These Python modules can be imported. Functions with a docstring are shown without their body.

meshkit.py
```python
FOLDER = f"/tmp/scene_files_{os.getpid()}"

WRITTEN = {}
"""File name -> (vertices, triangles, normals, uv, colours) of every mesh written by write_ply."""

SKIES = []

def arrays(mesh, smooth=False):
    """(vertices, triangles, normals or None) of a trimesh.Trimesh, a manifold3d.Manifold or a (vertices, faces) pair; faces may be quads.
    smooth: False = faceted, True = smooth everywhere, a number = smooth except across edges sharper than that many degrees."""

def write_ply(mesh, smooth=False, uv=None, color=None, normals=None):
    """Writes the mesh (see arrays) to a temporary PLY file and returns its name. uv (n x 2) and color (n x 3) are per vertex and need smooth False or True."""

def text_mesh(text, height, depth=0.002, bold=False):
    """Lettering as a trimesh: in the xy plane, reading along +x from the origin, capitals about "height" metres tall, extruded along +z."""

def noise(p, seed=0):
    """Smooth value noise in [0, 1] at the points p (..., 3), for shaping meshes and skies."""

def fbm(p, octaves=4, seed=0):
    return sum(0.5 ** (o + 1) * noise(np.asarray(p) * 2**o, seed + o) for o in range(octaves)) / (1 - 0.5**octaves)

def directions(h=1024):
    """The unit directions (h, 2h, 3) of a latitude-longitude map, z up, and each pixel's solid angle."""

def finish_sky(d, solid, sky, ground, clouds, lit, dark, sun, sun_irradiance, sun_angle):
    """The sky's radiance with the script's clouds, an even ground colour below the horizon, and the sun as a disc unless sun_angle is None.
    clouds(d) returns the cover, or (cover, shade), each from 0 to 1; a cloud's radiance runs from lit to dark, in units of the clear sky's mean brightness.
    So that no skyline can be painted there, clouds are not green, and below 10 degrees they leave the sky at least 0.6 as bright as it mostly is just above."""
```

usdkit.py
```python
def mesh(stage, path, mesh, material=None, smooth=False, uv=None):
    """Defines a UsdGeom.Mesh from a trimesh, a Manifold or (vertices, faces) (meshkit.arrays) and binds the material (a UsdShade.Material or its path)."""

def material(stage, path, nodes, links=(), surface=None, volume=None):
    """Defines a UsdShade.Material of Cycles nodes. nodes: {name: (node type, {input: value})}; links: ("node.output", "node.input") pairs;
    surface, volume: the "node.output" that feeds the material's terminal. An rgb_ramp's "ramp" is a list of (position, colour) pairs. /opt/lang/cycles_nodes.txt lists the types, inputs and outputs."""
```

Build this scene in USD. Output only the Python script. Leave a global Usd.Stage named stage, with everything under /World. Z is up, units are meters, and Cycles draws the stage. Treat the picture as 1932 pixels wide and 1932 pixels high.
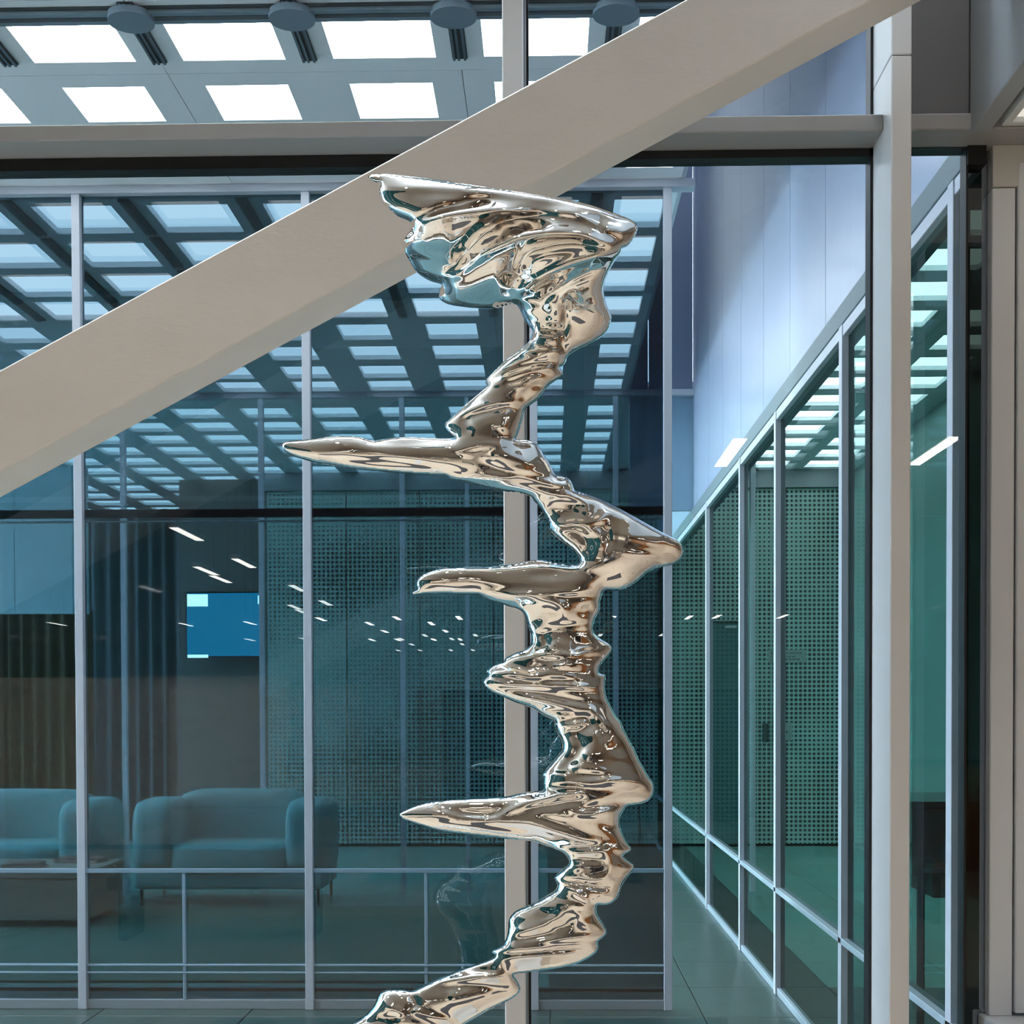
import math, random
import numpy as np, trimesh, shapely, manifold3d
import scipy.sparse as sp, scipy.sparse.linalg as spl
from scipy.ndimage import gaussian_filter
from scipy.spatial import cKDTree
from shapely.geometry import Polygon, box as sbox
import usdkit, meshkit
from pxr import Usd, UsdGeom, UsdLux, UsdShade, Gf, Sdf, Vt

random.seed(4); np.random.seed(4)
stage = Usd.Stage.CreateInMemory()
UsdGeom.SetStageUpAxis(stage, UsdGeom.Tokens.z); UsdGeom.SetStageMetersPerUnit(stage, 1.0)
W = UsdGeom.Xform.Define(stage, '/World'); stage.SetDefaultPrim(W.GetPrim())
UsdGeom.Scope.Define(stage, '/World/Looks')

# ------------------------------------------------------------------ camera
EYE = np.array([0.0, 0.0, 1.6])
YAW, PITCH, ROLL = 0.02415, 0.020, 0.003
F_PX, PPX, PPY = 2650.0, 966.0, 1393.0
R0 = np.array([math.cos(YAW), math.sin(YAW), 0.0])
FW = np.array([-math.sin(YAW) * math.cos(PITCH), math.cos(YAW) * math.cos(PITCH), -math.sin(PITCH)])
U0 = np.cross(R0, FW)
RT = math.cos(ROLL) * R0 - math.sin(ROLL) * U0
UP = math.cos(ROLL) * U0 + math.sin(ROLL) * R0
cam = UsdGeom.Camera.Define(stage, '/World/camera')
m4 = Gf.Matrix4d(*RT, 0, *UP, 0, *(-FW), 0, *EYE, 1)
cam.AddTransformOp().Set(m4)
cam.CreateHorizontalApertureAttr(36.0); cam.CreateVerticalApertureAttr(36.0)
cam.CreateFocalLengthAttr(F_PX / 1932 * 36.0)
cam.CreateHorizontalApertureOffsetAttr(0.0)
cam.CreateVerticalApertureOffsetAttr((PPY - 966.0) / 1932 * 36.0)
cam.CreateClippingRangeAttr(Gf.Vec2f(0.05, 200.0))
EXPOSURE = 0.0
cam.CreateExposureAttr(EXPOSURE)

# light levels (radiance of the luminous surfaces)
SKYLIGHT, LAMP, DAY = 6.2, 30.0, 7.0
SPOT = 590.0
dome = UsdLux.DomeLight.Define(stage, '/World/ambient_dome')
dome.CreateColorAttr(Gf.Vec3f(0.80, 0.91, 1.0)); dome.CreateIntensityAttr(DAY)

# ------------------------------------------------------------------ measuring: a photo pixel on a plane of known depth
def ray(px, py):
    px, py = np.asarray(px, float), np.asarray(py, float)
    return ((px - PPX) / F_PX)[..., None] * RT - ((py - PPY) / F_PX)[..., None] * UP + FW
def at(px, py, Y):
    d = ray(px, py); t = np.asarray(Y, float) / d[..., 1]
    return EYE + d * t[..., None]
def atx(px, py, X):
    d = ray(px, py); return EYE + d * (X / d[0])
def atz(px, py, z):
    d = ray(px, py); return EYE + d * ((z - EYE[2]) / d[2])

# ------------------------------------------------------------------ materials
LK = '/World/Looks/'
def principled(name, color, rough=0.5, metallic=0.0, bump=0.0, bscale=40.0, vary=0.0, vscale=6.0, spec=None, stretch=None):
    nodes = {'p': ('principled_bsdf', {'base_color': color, 'roughness': rough, 'metallic': metallic})}
    if spec is not None: nodes['p'][1]['specular_ior_level'] = spec
    links = []
    if bump or vary:
        nodes['g'] = ('geometry', {})
        nodes['m'] = ('mapping', {'scale': stretch or (1, 1, 1)})
        links.append(('g.position', 'm.vector'))
    if bump:
        nodes['n'] = ('noise_texture', {'scale': bscale, 'detail': 4.0})
        nodes['b'] = ('bump', {'strength': bump, 'distance': 0.004})
        links += [('m.vector', 'n.vector'), ('n.fac', 'b.height'), ('b.normal', 'p.normal')]
    if vary:
        c = np.array(color)
        nodes['n2'] = ('noise_texture', {'scale': vscale, 'detail': 5.0, 'roughness': 0.6})
        nodes['r'] = ('rgb_ramp', {'ramp': [(0.3, tuple(c * (1 - vary))), (0.7, tuple(np.minimum(1, c * (1 + vary))))]})
        links += [('m.vector', 'n2.vector'), ('n2.fac', 'r.fac'), ('r.color', 'p.base_color')]
    return usdkit.material(stage, LK + name, nodes, links, surface='p.BSDF')
def glass(name, tint, ior=1.6, gloss=(1, 1, 1)):
    return usdkit.material(stage, LK + name, {
        'geo': ('geometry', {}), 'mr': ('map_range', {'to_min': ior, 'to_max': 1 / ior}),
        'f': ('fresnel', {}), 't': ('transparent_bsdf', {'color': tint}),
        'g': ('glossy_bsdf', {'color': gloss, 'roughness': 0.0}), 'x': ('mix_closure', {})},
        [('geo.backfacing', 'mr.value'), ('mr.result', 'f.IOR'), ('f.fac', 'x.fac'), ('t.BSDF', 'x.closure1'), ('g.BSDF', 'x.closure2')], surface='x.closure')
def emitter(name, color, strength):
    return usdkit.material(stage, LK + name, {'e': ('emission', {'color': color, 'strength': strength})}, [], surface='e.emission')

M = {}
M['steel'] = principled('mirror_steel', (0.86, 0.845, 0.82), 0.015, 1.0)
M['beam'] = principled('cream_beam_paint', (0.80, 0.76, 0.72), 0.55, bump=0.12, bscale=55, vary=0.03, vscale=3, stretch=(1, 1, 2))
M['frame'] = principled('warm_grey_frame_paint', (0.70, 0.70, 0.71), 0.38, bump=0.03, bscale=300)
M['transom'] = principled('dimmed_transom_paint', (0.31, 0.31, 0.31), 0.4)  # frame grey darkened, the weaker light high up is put into the colour
M['rail_blue'] = principled('thin_rail_paint', (0.22, 0.32, 0.40), 0.4)
M['far_frame'] = principled('far_frame_paint', (0.74, 0.80, 0.86), 0.4)
M['postcap'] = principled('pale_grey_post_paint', (0.74, 0.78, 0.83), 0.45)
M['spandrel'] = principled('dark_grey_panel_paint', (0.13, 0.13, 0.135), 0.6)
M['crossbeam'] = principled('slate_beam_paint', (0.30, 0.32, 0.34), 0.45)
M['soffit'] = principled('soffit_paint', (0.60, 0.60, 0.57), 0.5)
M['black'] = principled('black_gasket', (0.006, 0.006, 0.006), 0.45)
M['white_frame'] = principled('white_frame_paint', (0.50, 0.52, 0.58), 0.35)
M['grey_frame'] = principled('grey_rail_paint', (0.22, 0.26, 0.29), 0.4)
M['blue_frame'] = principled('pale_rail_paint', (0.32, 0.39, 0.44), 0.35)
M['glass1'] = glass('clear_glass', (0.86, 0.91, 0.94), 1.44)
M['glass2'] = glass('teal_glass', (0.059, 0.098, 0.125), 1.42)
M['glass3'] = glass('far_teal_glass', (0.80, 0.95, 0.95), 1.42)
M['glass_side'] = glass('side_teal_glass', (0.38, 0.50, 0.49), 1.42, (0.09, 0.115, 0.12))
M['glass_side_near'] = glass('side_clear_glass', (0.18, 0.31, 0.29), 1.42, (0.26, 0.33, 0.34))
M['glass_dark'] = glass('dark_view_glass', (0.07, 0.06, 0.055), 1.4)  # dark tint stands in for the unlit room seen through the opening
M['ceil'] = principled('ceiling_panel_paint', (0.88, 0.885, 0.90), 0.6)
M['track'] = principled('track_metal', (0.12, 0.17, 0.21), 0.4, 0.3)
M['track_dark'] = principled('track_shadow_gap', (0.03, 0.045, 0.055), 0.5)
M['disc'] = principled('cover_plate_metal', (0.20, 0.27, 0.32), 0.4, 0.2)
M['sky'] = emitter('skylight_pane', (0.90, 0.96, 1.0), SKYLIGHT)
M['slot_sky'] = emitter('slot_skylight', (0.68, 0.83, 1.0), 6.0)
M['lamp'] = emitter('lamp_diffuser', (1.0, 0.95, 0.88), LAMP)
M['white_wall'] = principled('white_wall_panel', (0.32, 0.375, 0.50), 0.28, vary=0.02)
M['reflected_wall'] = principled('reflected_wall_panel', (0.70, 0.84, 0.88), 0.4)
M['bulk'] = principled('bulkhead_paint', (0.30, 0.33, 0.34), 0.6)
M['fascia'] = principled('fascia_paint', (0.13, 0.17, 0.19), 0.45)
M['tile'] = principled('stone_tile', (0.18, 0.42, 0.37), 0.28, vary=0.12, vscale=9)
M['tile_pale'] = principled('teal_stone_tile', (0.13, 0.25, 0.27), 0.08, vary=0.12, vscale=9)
M['tile_shade'] = principled('darkened_tile', (0.045, 0.085, 0.08), 0.3, vary=0.12, vscale=9)  # tile colour darkened to hold down the strong light in the gap
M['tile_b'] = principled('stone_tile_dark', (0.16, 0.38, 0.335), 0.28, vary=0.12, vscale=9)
M['base'] = principled('floor_screed', (0.10, 0.11, 0.11), 0.7)
M['rug'] = principled('green_grey_rug', (0.08, 0.20, 0.15), 0.95, bump=0.6, bscale=180, vary=0.15, vscale=5)
M['sofa'] = principled('teal_sofa_fabric', (0.24, 0.54, 0.53), 0.85, bump=0.25, bscale=260, vary=0.08, vscale=7)
M['sofa_leg'] = principled('sofa_leg_metal', (0.03, 0.03, 0.03), 0.4, 0.6)
M['tablewood'] = principled('grey_oak', (0.33, 0.31, 0.25), 0.6, vary=0.18, vscale=5, stretch=(1, 8, 8))
M['book_a'] = principled('brown_book_cover', (0.24, 0.12, 0.08), 0.5)
M['book_b'] = principled('maroon_book_cover', (0.18, 0.10, 0.10), 0.5)
M['paper'] = principled('book_paper', (0.6, 0.58, 0.52), 0.8)
M['curtain'] = principled('brown_curtain', (0.085, 0.058, 0.022), 0.9, vary=0.35, vscale=2.2, stretch=(6, 6, 0.3))
M['curtain_b'] = principled('grey_curtain', (0.12, 0.14, 0.14), 0.9, vary=0.3, vscale=2.2, stretch=(6, 6, 0.3))
M['grey_wall'] = principled('grey_wall_paint', (0.17, 0.17, 0.15), 0.7)
M['dark_teal_wall'] = principled('dark_teal_wall', (0.37, 0.56, 0.53), 0.5)
M['door_teal'] = principled('dark_teal_door', (0.05, 0.15, 0.15), 0.3)
M['console'] = principled('black_lacquer', (0.02, 0.022, 0.022), 0.15)
M['sign'] = principled('sign_plate', (0.34, 0.40, 0.37), 0.5)
M['sign_ink'] = principled('sign_lettering', (0.10, 0.14, 0.13), 0.6)
M['device'] = principled('device_white', (0.55, 0.58, 0.58), 0.45)
M['screen'] = emitter('blue_screen', (0.03, 0.50, 0.80), 3.2)
M['screen_white'] = emitter('screen_white', (0.75, 0.92, 1.0), 16.0)
M['hall_floor'] = usdkit.material(stage, LK + 'maple_floor', {
    'g': ('geometry', {}), 'm': ('mapping', {'scale': (1.2, 0.35, 1)}), 'n': ('noise_texture', {'scale': 2.4, 'detail': 5.0, 'distortion': 1.4}),
    'r': ('rgb_ramp', {'ramp': [(0.3, (0.53, 0.41, 0.295)), (0.45, (0.69, 0.57, 0.44)), (0.6, (0.62, 0.505, 0.385)), (0.75, (0.73, 0.615, 0.485))]}),
    'p': ('principled_bsdf', {'roughness': 0.45})},
    [('g.position', 'm.vector'), ('m.vector', 'n.vector'), ('n.fac', 'r.fac'), ('r.color', 'p.base_color')], surface='p.BSDF')
M['hall_ceil'] = principled('taupe_ceiling', (0.40, 0.355, 0.31), 0.75)
M['hall_wall'] = principled('hall_wall_paint', (0.50, 0.46, 0.42), 0.7)
M['hall_dark'] = principled('charcoal_wall', (0.05, 0.05, 0.055), 0.4)
M['hall_teal'] = principled('teal_glazing', (0.02, 0.105, 0.115), 0.06)
M['maple'] = principled('maple_panel', (0.62, 0.46, 0.32), 0.45, vary=0.1, vscale=3, stretch=(1, 1, 5))
M['orange_wood'] = principled('orange_wood', (0.36, 0.15, 0.05), 0.4, vary=0.15, vscale=3, stretch=(1, 1, 6))
M['plinth'] = principled('plinth_paint', (0.6, 0.58, 0.55), 0.6)
M['lamp_body'] = principled('lamp_housing', (0.7, 0.7, 0.7), 0.4)

# perforated acoustic panel: round holes on a 53 mm grid, their size drifting in broad patches
PITCH_H = 0.0527
M['perf'] = usdkit.material(stage, LK + 'perforated_panel', {
    'g': ('geometry', {}), 'mp': ('mapping', {'scale': (1 / PITCH_H, 0.0, 1 / PITCH_H)}),
    'fr': ('vector_math', {'math_type': 'fraction'}), 'sb': ('vector_math', {'math_type': 'subtract', 'vector2': (0.5, 0.0, 0.5)}),
    'ln': ('vector_math', {'math_type': 'length'}),
    'n': ('noise_texture', {'scale': 0.75, 'detail': 2.0}), 'mr': ('map_range', {'from_min': 0.36, 'from_max': 0.62, 'to_min': 0.17, 'to_max': 0.36, 'clamp': True}),
    'lt': ('math', {'math_type': 'less_than'}), 'mx': ('mix_color', {'a': (0.42, 0.60, 0.53), 'b': (0.012, 0.02, 0.022)}),
    'p': ('principled_bsdf', {'roughness': 0.6})},
    [('g.position', 'mp.vector'), ('mp.vector', 'fr.vector1'), ('fr.vector', 'sb.vector1'), ('sb.vector', 'ln.vector1'),
     ('g.position', 'n.vector'), ('n.fac', 'mr.value'), ('ln.value', 'lt.value1'), ('mr.result', 'lt.value2'),
     ('lt.value', 'mx.fac'), ('mx.result', 'p.base_color')], surface='p.BSDF')

# ------------------------------------------------------------------ scene helpers
taken = {}
def numbered(parent, name):
    k = (parent, name); n = taken.get(k, -1) + 1; taken[k] = n
    return name if n == 0 else f'{name}_{n:03d}'
ORIGIN = {}
def thing(name, label=None, cat=None, loc=(0, 0, 0), group=None, kind=None):
    path = '/World/' + numbered('/World', name)
    x = UsdGeom.Xform.Define(stage, path)
    if any(loc): x.AddTranslateOp().Set(Gf.Vec3d(*map(float, loc)))
    ORIGIN[path] = np.array(loc, float)
    return tag(x.GetPrim(), label, cat, group, kind)
def tag(p, label=None, cat=None, group=None, kind=None):
    for k, v in (('label', label), ('category', cat), ('group', group), ('kind', kind)):
        if v: p.SetCustomDataByKey(k, v)
    return p
def part(parent, name, mesh, mat, smooth=False, label=None, kind=None):
    """mesh in world coordinates; parent a prim or None for a top-level mesh"""
    base = '/World' if parent is None else str(parent.GetPath())
    path = base + '/' + numbered(base, name)
    top = '/'.join(base.split('/')[:3])
    o = ORIGIN.get(top, np.zeros(3))
    v, f, *_ = meshkit.arrays(mesh)
    p = usdkit.mesh(stage, path, (v - o, f), M[mat] if isinstance(mat, str) else mat, smooth=smooth).GetPrim()
    return tag(p, label, None, None, kind)
def top(name, mesh, mat, label, cat, group=None, smooth=False):
    return tag(part(None, name, mesh, mat, smooth), label, cat, group)
def copy_of(proto, loc, label, group=None, rotz=0.0):
    name = proto.GetName(); d = proto.GetCustomData()
    path = '/World/' + numbered('/World', name)
    x = UsdGeom.Xform.Define(stage, path)
    x.GetPrim().GetReferences().AddInternalReference(proto.GetPath())
    x.ClearXformOpOrder()
    x.AddTranslateOp().Set(Gf.Vec3d(*map(float, loc)))
    if rotz: x.AddRotateZOp().Set(rotz)
    x.GetPrim().SetInstanceable(True)
    return tag(x.GetPrim(), label, d.get('category'), group or d.get('group'))
def bx(x0, x1, y0, y1, z0, z1):
    m = trimesh.creation.box([abs(x1 - x0), abs(y1 - y0), abs(z1 - z0)])
    m.apply_translation([(x0 + x1) / 2, (y0 + y1) / 2, (z0 + z1) / 2]); return m
def cbx(x0, x1, y0, y1, z0, z1, c=0.003):
    x0, x1 = sorted((x0, x1)); y0, y1 = sorted((y0, y1)); z0, z1 = sorted((z0, z1))
    c = min(c, (x1 - x0) / 3, (y1 - y0) / 3, (z1 - z0) / 3); pts = []
    for sx in (0, 1):
        for sy in (0, 1):
            for sz in (0, 1):
                p = np.array([(x0, x1)[sx], (y0, y1)[sy], (z0, z1)[sz]]); s = np.array([1 - 2 * sx, 1 - 2 * sy, 1 - 2 * sz]) * c
                for k in range(3):
                    q = p + s; q[k] = p[k]; pts.append(q)
    return trimesh.convex.convex_hull(np.array(pts))
def hull(pts): return trimesh.convex.convex_hull(np.array(pts, float))
def cat_(*ms): return trimesh.util.concatenate([m for m in ms])
def quad(a, b, c, d): return (np.array([a, b, c, d], float), np.array([[0, 1, 2], [0, 2, 3]]))
def cyl(p0, p1, r, n=20):
    p0, p1 = np.array(p0, float), np.array(p1, float)
    return trimesh.creation.cylinder(radius=r, segment=[p0, p1], sections=n)
def rbox(x0, x1, y0, y1, z0, z1, r, seg=12):
    ms = []
    for x in (x0 + r, x1 - r):
        for y in (y0 + r, y1 - r):
            for z in (z0 + r, z1 - r):
                ms.append(manifold3d.Manifold.sphere(r, seg * 2).translate((x, y, z)))
    m = manifold3d.Manifold.batch_hull(ms).to_mesh()
    return trimesh.Trimesh(m.vert_properties[:, :3], m.tri_verts)
def puff(cx, cy, cz, a, b, c, e=0.45, n=36, wob=0.0, seed=0):
    """superellipsoid cushion"""
    u = np.linspace(-np.pi / 2, np.pi / 2, n); v = np.linspace(-np.pi, np.pi, 2 * n, endpoint=False)
    sg = lambda t, k: np.sign(t) * np.abs(t) ** k
    U, V = np.meshgrid(u, v, indexing='ij')
    P = np.stack([a * sg(np.cos(U), e) * sg(np.cos(V), e), b * sg(np.cos(U), e) * sg(np.sin(V), e), c * sg(np.sin(U), e)], -1)
    if wob: P = P * (1 + wob * (meshkit.fbm(P * 5 + seed, 3, seed) - 0.5)[..., None])
    P = P.reshape(-1, 3) + [cx, cy, cz]; k = 2 * n; F = []
    for i in range(n - 1):
        for j in range(k):
            a0, b0 = i * k + j, i * k + (j + 1) % k
            F += [[a0, b0, b0 + k], [a0, b0 + k, a0 + k]]
    return trimesh.Trimesh(P, F, process=False)

# ================================================================== THE SETTING
Y1F, Y1G = 3.90, 4.05           # front of the near mullions, plane of the near glass
Y2, Y3, YP = 7.50, 12.35, 16.5   # second glass wall, third glass wall, perforated wall
XS = 1.30                        # plane of the white side wall
XC = 0.72                        # edge of the skylight ceiling: a tall light slot lies between it and the white wall
ZV = 9.0                         # top of the light slot
HC = 2.79; ZC = EYE[2] + HC      # height of the skylight ceiling
HALL_Z = 5.6                     # ceiling of the near hall

def Zat(y, Y, x=1030): return float(at(x, y, Y)[2])
def Xat(x, Y, y=1340): return float(at(x, y, Y)[0])

# ---- floors
fl = thing('floor', kind='structure')
part(fl, 'subfloor', bx(-30, 7, 4.1, 24, -0.12, -0.03), 'base')
TS = 0.8
for i in range(-11, 9):
    for j in range(5, 27):
        x0, y0 = i * TS + 0.02, j * TS + 0.1
        if x0 < max(-7.3, -0.40 * (y0 + TS) - (3.6 if y0 < 7.2 else 1.0)) or x0 > 6.5 or (x0 > 0.36 * y0 + 1.6): continue
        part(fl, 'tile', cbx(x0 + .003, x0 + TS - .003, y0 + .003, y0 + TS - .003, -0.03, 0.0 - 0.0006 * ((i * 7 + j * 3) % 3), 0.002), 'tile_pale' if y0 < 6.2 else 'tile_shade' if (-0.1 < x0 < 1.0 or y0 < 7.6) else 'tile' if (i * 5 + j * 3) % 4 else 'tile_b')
hf = part(None, 'floor', bx(-13, 10, -34, 4.1, -0.1, 0.0), 'hall_floor'); tag(hf, kind='structure')

# ---- the skylight ceiling: boards with openings, a pane above each opening
ce = thing('ceiling', kind='structure')
PX, X0 = 0.645, -1.972
def columns(lo, hi): return [X0 + PX * k for k in range(-20, 20) if lo + .25 < X0 + PX * k < hi - .09]
rowsA = [(5.62 - .63, .44, .41, 0), (5.64, .44, .41, 1), (6.29, .37, .37, 0), (6.94, .375, .36, 0)]
rowsB = [(7.75, .45, .45, 1), (8.37, .45, .45, 1), (8.99, .45, .45, 1), (9.55, .44, .43, 1), (10.18, .37, .42, 0), (10.79, .37, .40, 0), (11.40, .37, .40, 0), (11.92, .37, .36, 0)]
rowsC = [(12.95 + .62 * k, .42, .42, 0) for k in range(12)]
def board(x0, x1, y0, y1, holes):
    p = sbox(x0 + .002, y0 + .002, x1 - .002, y1 - .002)
    for h in holes: p = p.difference(sbox(*h))
    out = []
    for g in (p.geoms if p.geom_type == 'MultiPolygon' else [p]):
        if g.area < 1e-4: continue
        m = trimesh.creation.extrude_polygon(g, 0.035, engine='earcut'); m.apply_translation([0, 0, ZC]); out.append(m)
    return cat_(*out)
def skylights(rows, xlo, xhi, seam_cols=2, ylo=None, yhi=None):
    edges = [r[0] - 0.12 for r in rows] + [yhi]; edges[0] = ylo
    cols = columns(xlo, xhi)
    for (y0, w, l, tr), ya, yb in zip(rows, edges[:-1], edges[1:]):
        wide = 4 if tr else seam_cols
        for s in range(0, len(cols), wide):
            cs = cols[s:s + wide]
            bx0 = xlo if s == 0 else cs[0] - PX / 2
            bx1 = xhi if s + wide >= len(cols) else cs[-1] + PX / 2
            holes = [(c - w / 2, y0, min(c + w / 2, xhi - .06), y0 + l) for c in cs]
            part(ce, 'ceiling_board', board(bx0, bx1, ya, yb, holes), 'ceil')
        for c in cols:
            part(ce, 'skylight_pane', quad((c - w / 2 - .01, y0 - .01, ZC + .036), (c - w / 2 - .01, y0 + l + .01, ZC + .036), (min(c + w / 2, xhi - .06) + .01, y0 + l + .01, ZC + .036), (min(c + w / 2, xhi - .06) + .01, y0 - .01, ZC + .036)), 'sky')
            if tr and y0 < 9.9:
                tx = c + PX / 2
                if tx > xhi - 0.05: continue
                part(ce, 'track', cat_(bx(tx - .032, tx + .032, y0 - .10, y0 + l, ZC - .008, ZC + .003)), 'track_dark')
                part(ce, 'track_rail', cat_(*[bx(tx + o - .005, tx + o + .005, y0 - .10, y0 + l, ZC - .016, ZC - .006) for o in (-.024, -.004, .022)]), 'track')
skylights(rowsA, -7.0, XC, 2, 4.16, 7.44)
skylights(rowsB, -7.0, XC, 2, 7.56, 12.30)
skylights(rowsC, -7.0, XC, 4, 12.40, 20.5)
skylights([(6.0 + .66 * k, .42, .42, 0) for k in range(16)], XS + .1, 5.6, 2, 4.16, 16.5)
# the cross channel with its round cover plates in the first bay
cy = float(atz(700, 17, ZC)[1])
part(ce, 'cross_channel', bx(-7, XC, cy - .055, cy + .055, ZC - .012, ZC + .002), 'track_dark')
part(ce, 'channel_rail', cat_(*[bx(-7, XC, cy + o - .014, cy + o + .014, ZC - .026, ZC - .010) for o in (-.032, .03)]), 'disc')
for c in columns(-4.5, XC - .2):
    part(ce, 'cover_plate', cyl((c + PX / 2, cy, ZC - .04), (c + PX / 2, cy, ZC - .012), .092, 36), 'disc', 30)
part(ce, 'ceiling_backing', bx(-7.2, XC, 4.16, 20.6, ZC + .06, ZC + .12), 'ceil')
part(ce, 'ceiling_backing', bx(XC, XS + .2, 12.56, 20.6, ZC + .02, ZC + .12), 'ceil')
part(ce, 'ceiling_backing', bx(XS + .1, 6.6, 4.16, 20.6, ZC + .06, ZC + .12), 'ceil')
part(ce, 'ceiling_edge', cbx(XC, XC + .02, 4.16, 12.45, ZC - .002, ZC + .30, .002), 'white_frame')

# ---- window_1: the near curtain wall
w1 = thing('window', kind='structure')
zt0, zt1 = Zat(256, Y1F + .09, 830), Zat(226, Y1F + .09, 830)
def mull(x0, x1, ya, yb, z0, z1, mat='frame', name='mullion', c=.003): return part(w1, name, cbx(x0, x1, ya, yb, z0, z1, c), mat, 30)
xa0, xa1 = Xat(950, Y1F, 1000), Xat(989, Y1F, 1000)
xp0, xp1 = Xat(1680, Y1F, 1000), Xat(1718, Y1F, 1000)
xb0, xb1 = Xat(1835, Y1G, 900), Xat(1870, Y1G, 900)
mull(xa0, xa1, Y1F, Y1G - .012, 0, HALL_Z)
mull(xp0, xp1, Y1F, Y1G + .11, 0, zt0 + .165); mull(xp0, xp1, Y1F, Y1G + .11, zt0 + .168, HALL_Z)
xl = -13.0; pitch1 = xp0 - xa0
xm = xa0 - pitch1
while xm > xl:
    if not (-2.9 < xm < xa0 - .1): mull(xm, xm + .06, Y1F, Y1G - .012, 0, HALL_Z)
    xm -= pitch1
yt0, yt1 = Y1F + .09, Y1G + .11
part(w1, 'transom', cbx(xl, xa0 + .004, yt0, yt1, zt0, zt1, .003), 'transom', 30)
part(w1, 'transom', cbx(xa1 - .004, xp0 - .0, yt0, yt1, zt0, zt1, .003), 'transom', 30)
part(w1, 'transom', cbx(xp1, 3.2, yt0, yt1, zt0, zt1, .003), 'transom', 30)
# black gaskets round each pane
GB0, GB1 = Y1G + .085, Y1G + .125
zg0 = Zat(303, GB0, 1400) - .0
def gask(x0, x1, z0, z1): part(w1, 'gasket', bx(x0, x1, GB0 - .02, GB1, z0, z1), 'black')
gask(xl, xa0, zg0 - .012, zt0 - .001); gask(xa1 + .004, xp0, zg0, zt0 - .001); gask(xp1, xb1, zg0 + .022, zt0 - .001)
gask(xa1 + .001, xa1 + .013, 0, HALL_Z); gask(xp0 - .008, xp0 - .0005, 0, HALL_Z); gask(xp1 + .0005, xp1 + .004, 0, zg0)
part(w1, 'gasket_cover', bx(xa1 - .02, xa1 + .006, Y1G - .05, GB0, 0, HALL_Z), 'grey_frame')
def pane(w, x0, x1, z0, z1, Y, mat): part(w, 'pane', quad((x0, Y, z0), (x1, Y, z0), (x1, Y, z1), (x0, Y, z1)), mat)
GY = Y1G + .10
for x0, x1, z0, z1 in ((xl, xa0 + .01, 0, zt0), (xl, xa0 + .01, zt1, HALL_Z), (xa1, xp0, 0, zt0), (xa1, xp0, zt1, HALL_Z), (xp1, xb0, 0, zt0)):
    pane(w1, x0, x1, z0, z1, GY, 'glass1')
pane(w1, xb0, Xat(1872, GY, 900), 0, zt0, GY, 'glass_dark')
part(w1, 'black_jamb', bx(xb0 - .002, xb0 + .004, GB0 - .02, GB1, 0, zt0), 'black')
part(w1, 'black_head', bx(xb0, xb1, GB0 - .03, GB1, zg0 - .03, zt0), 'black')

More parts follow.
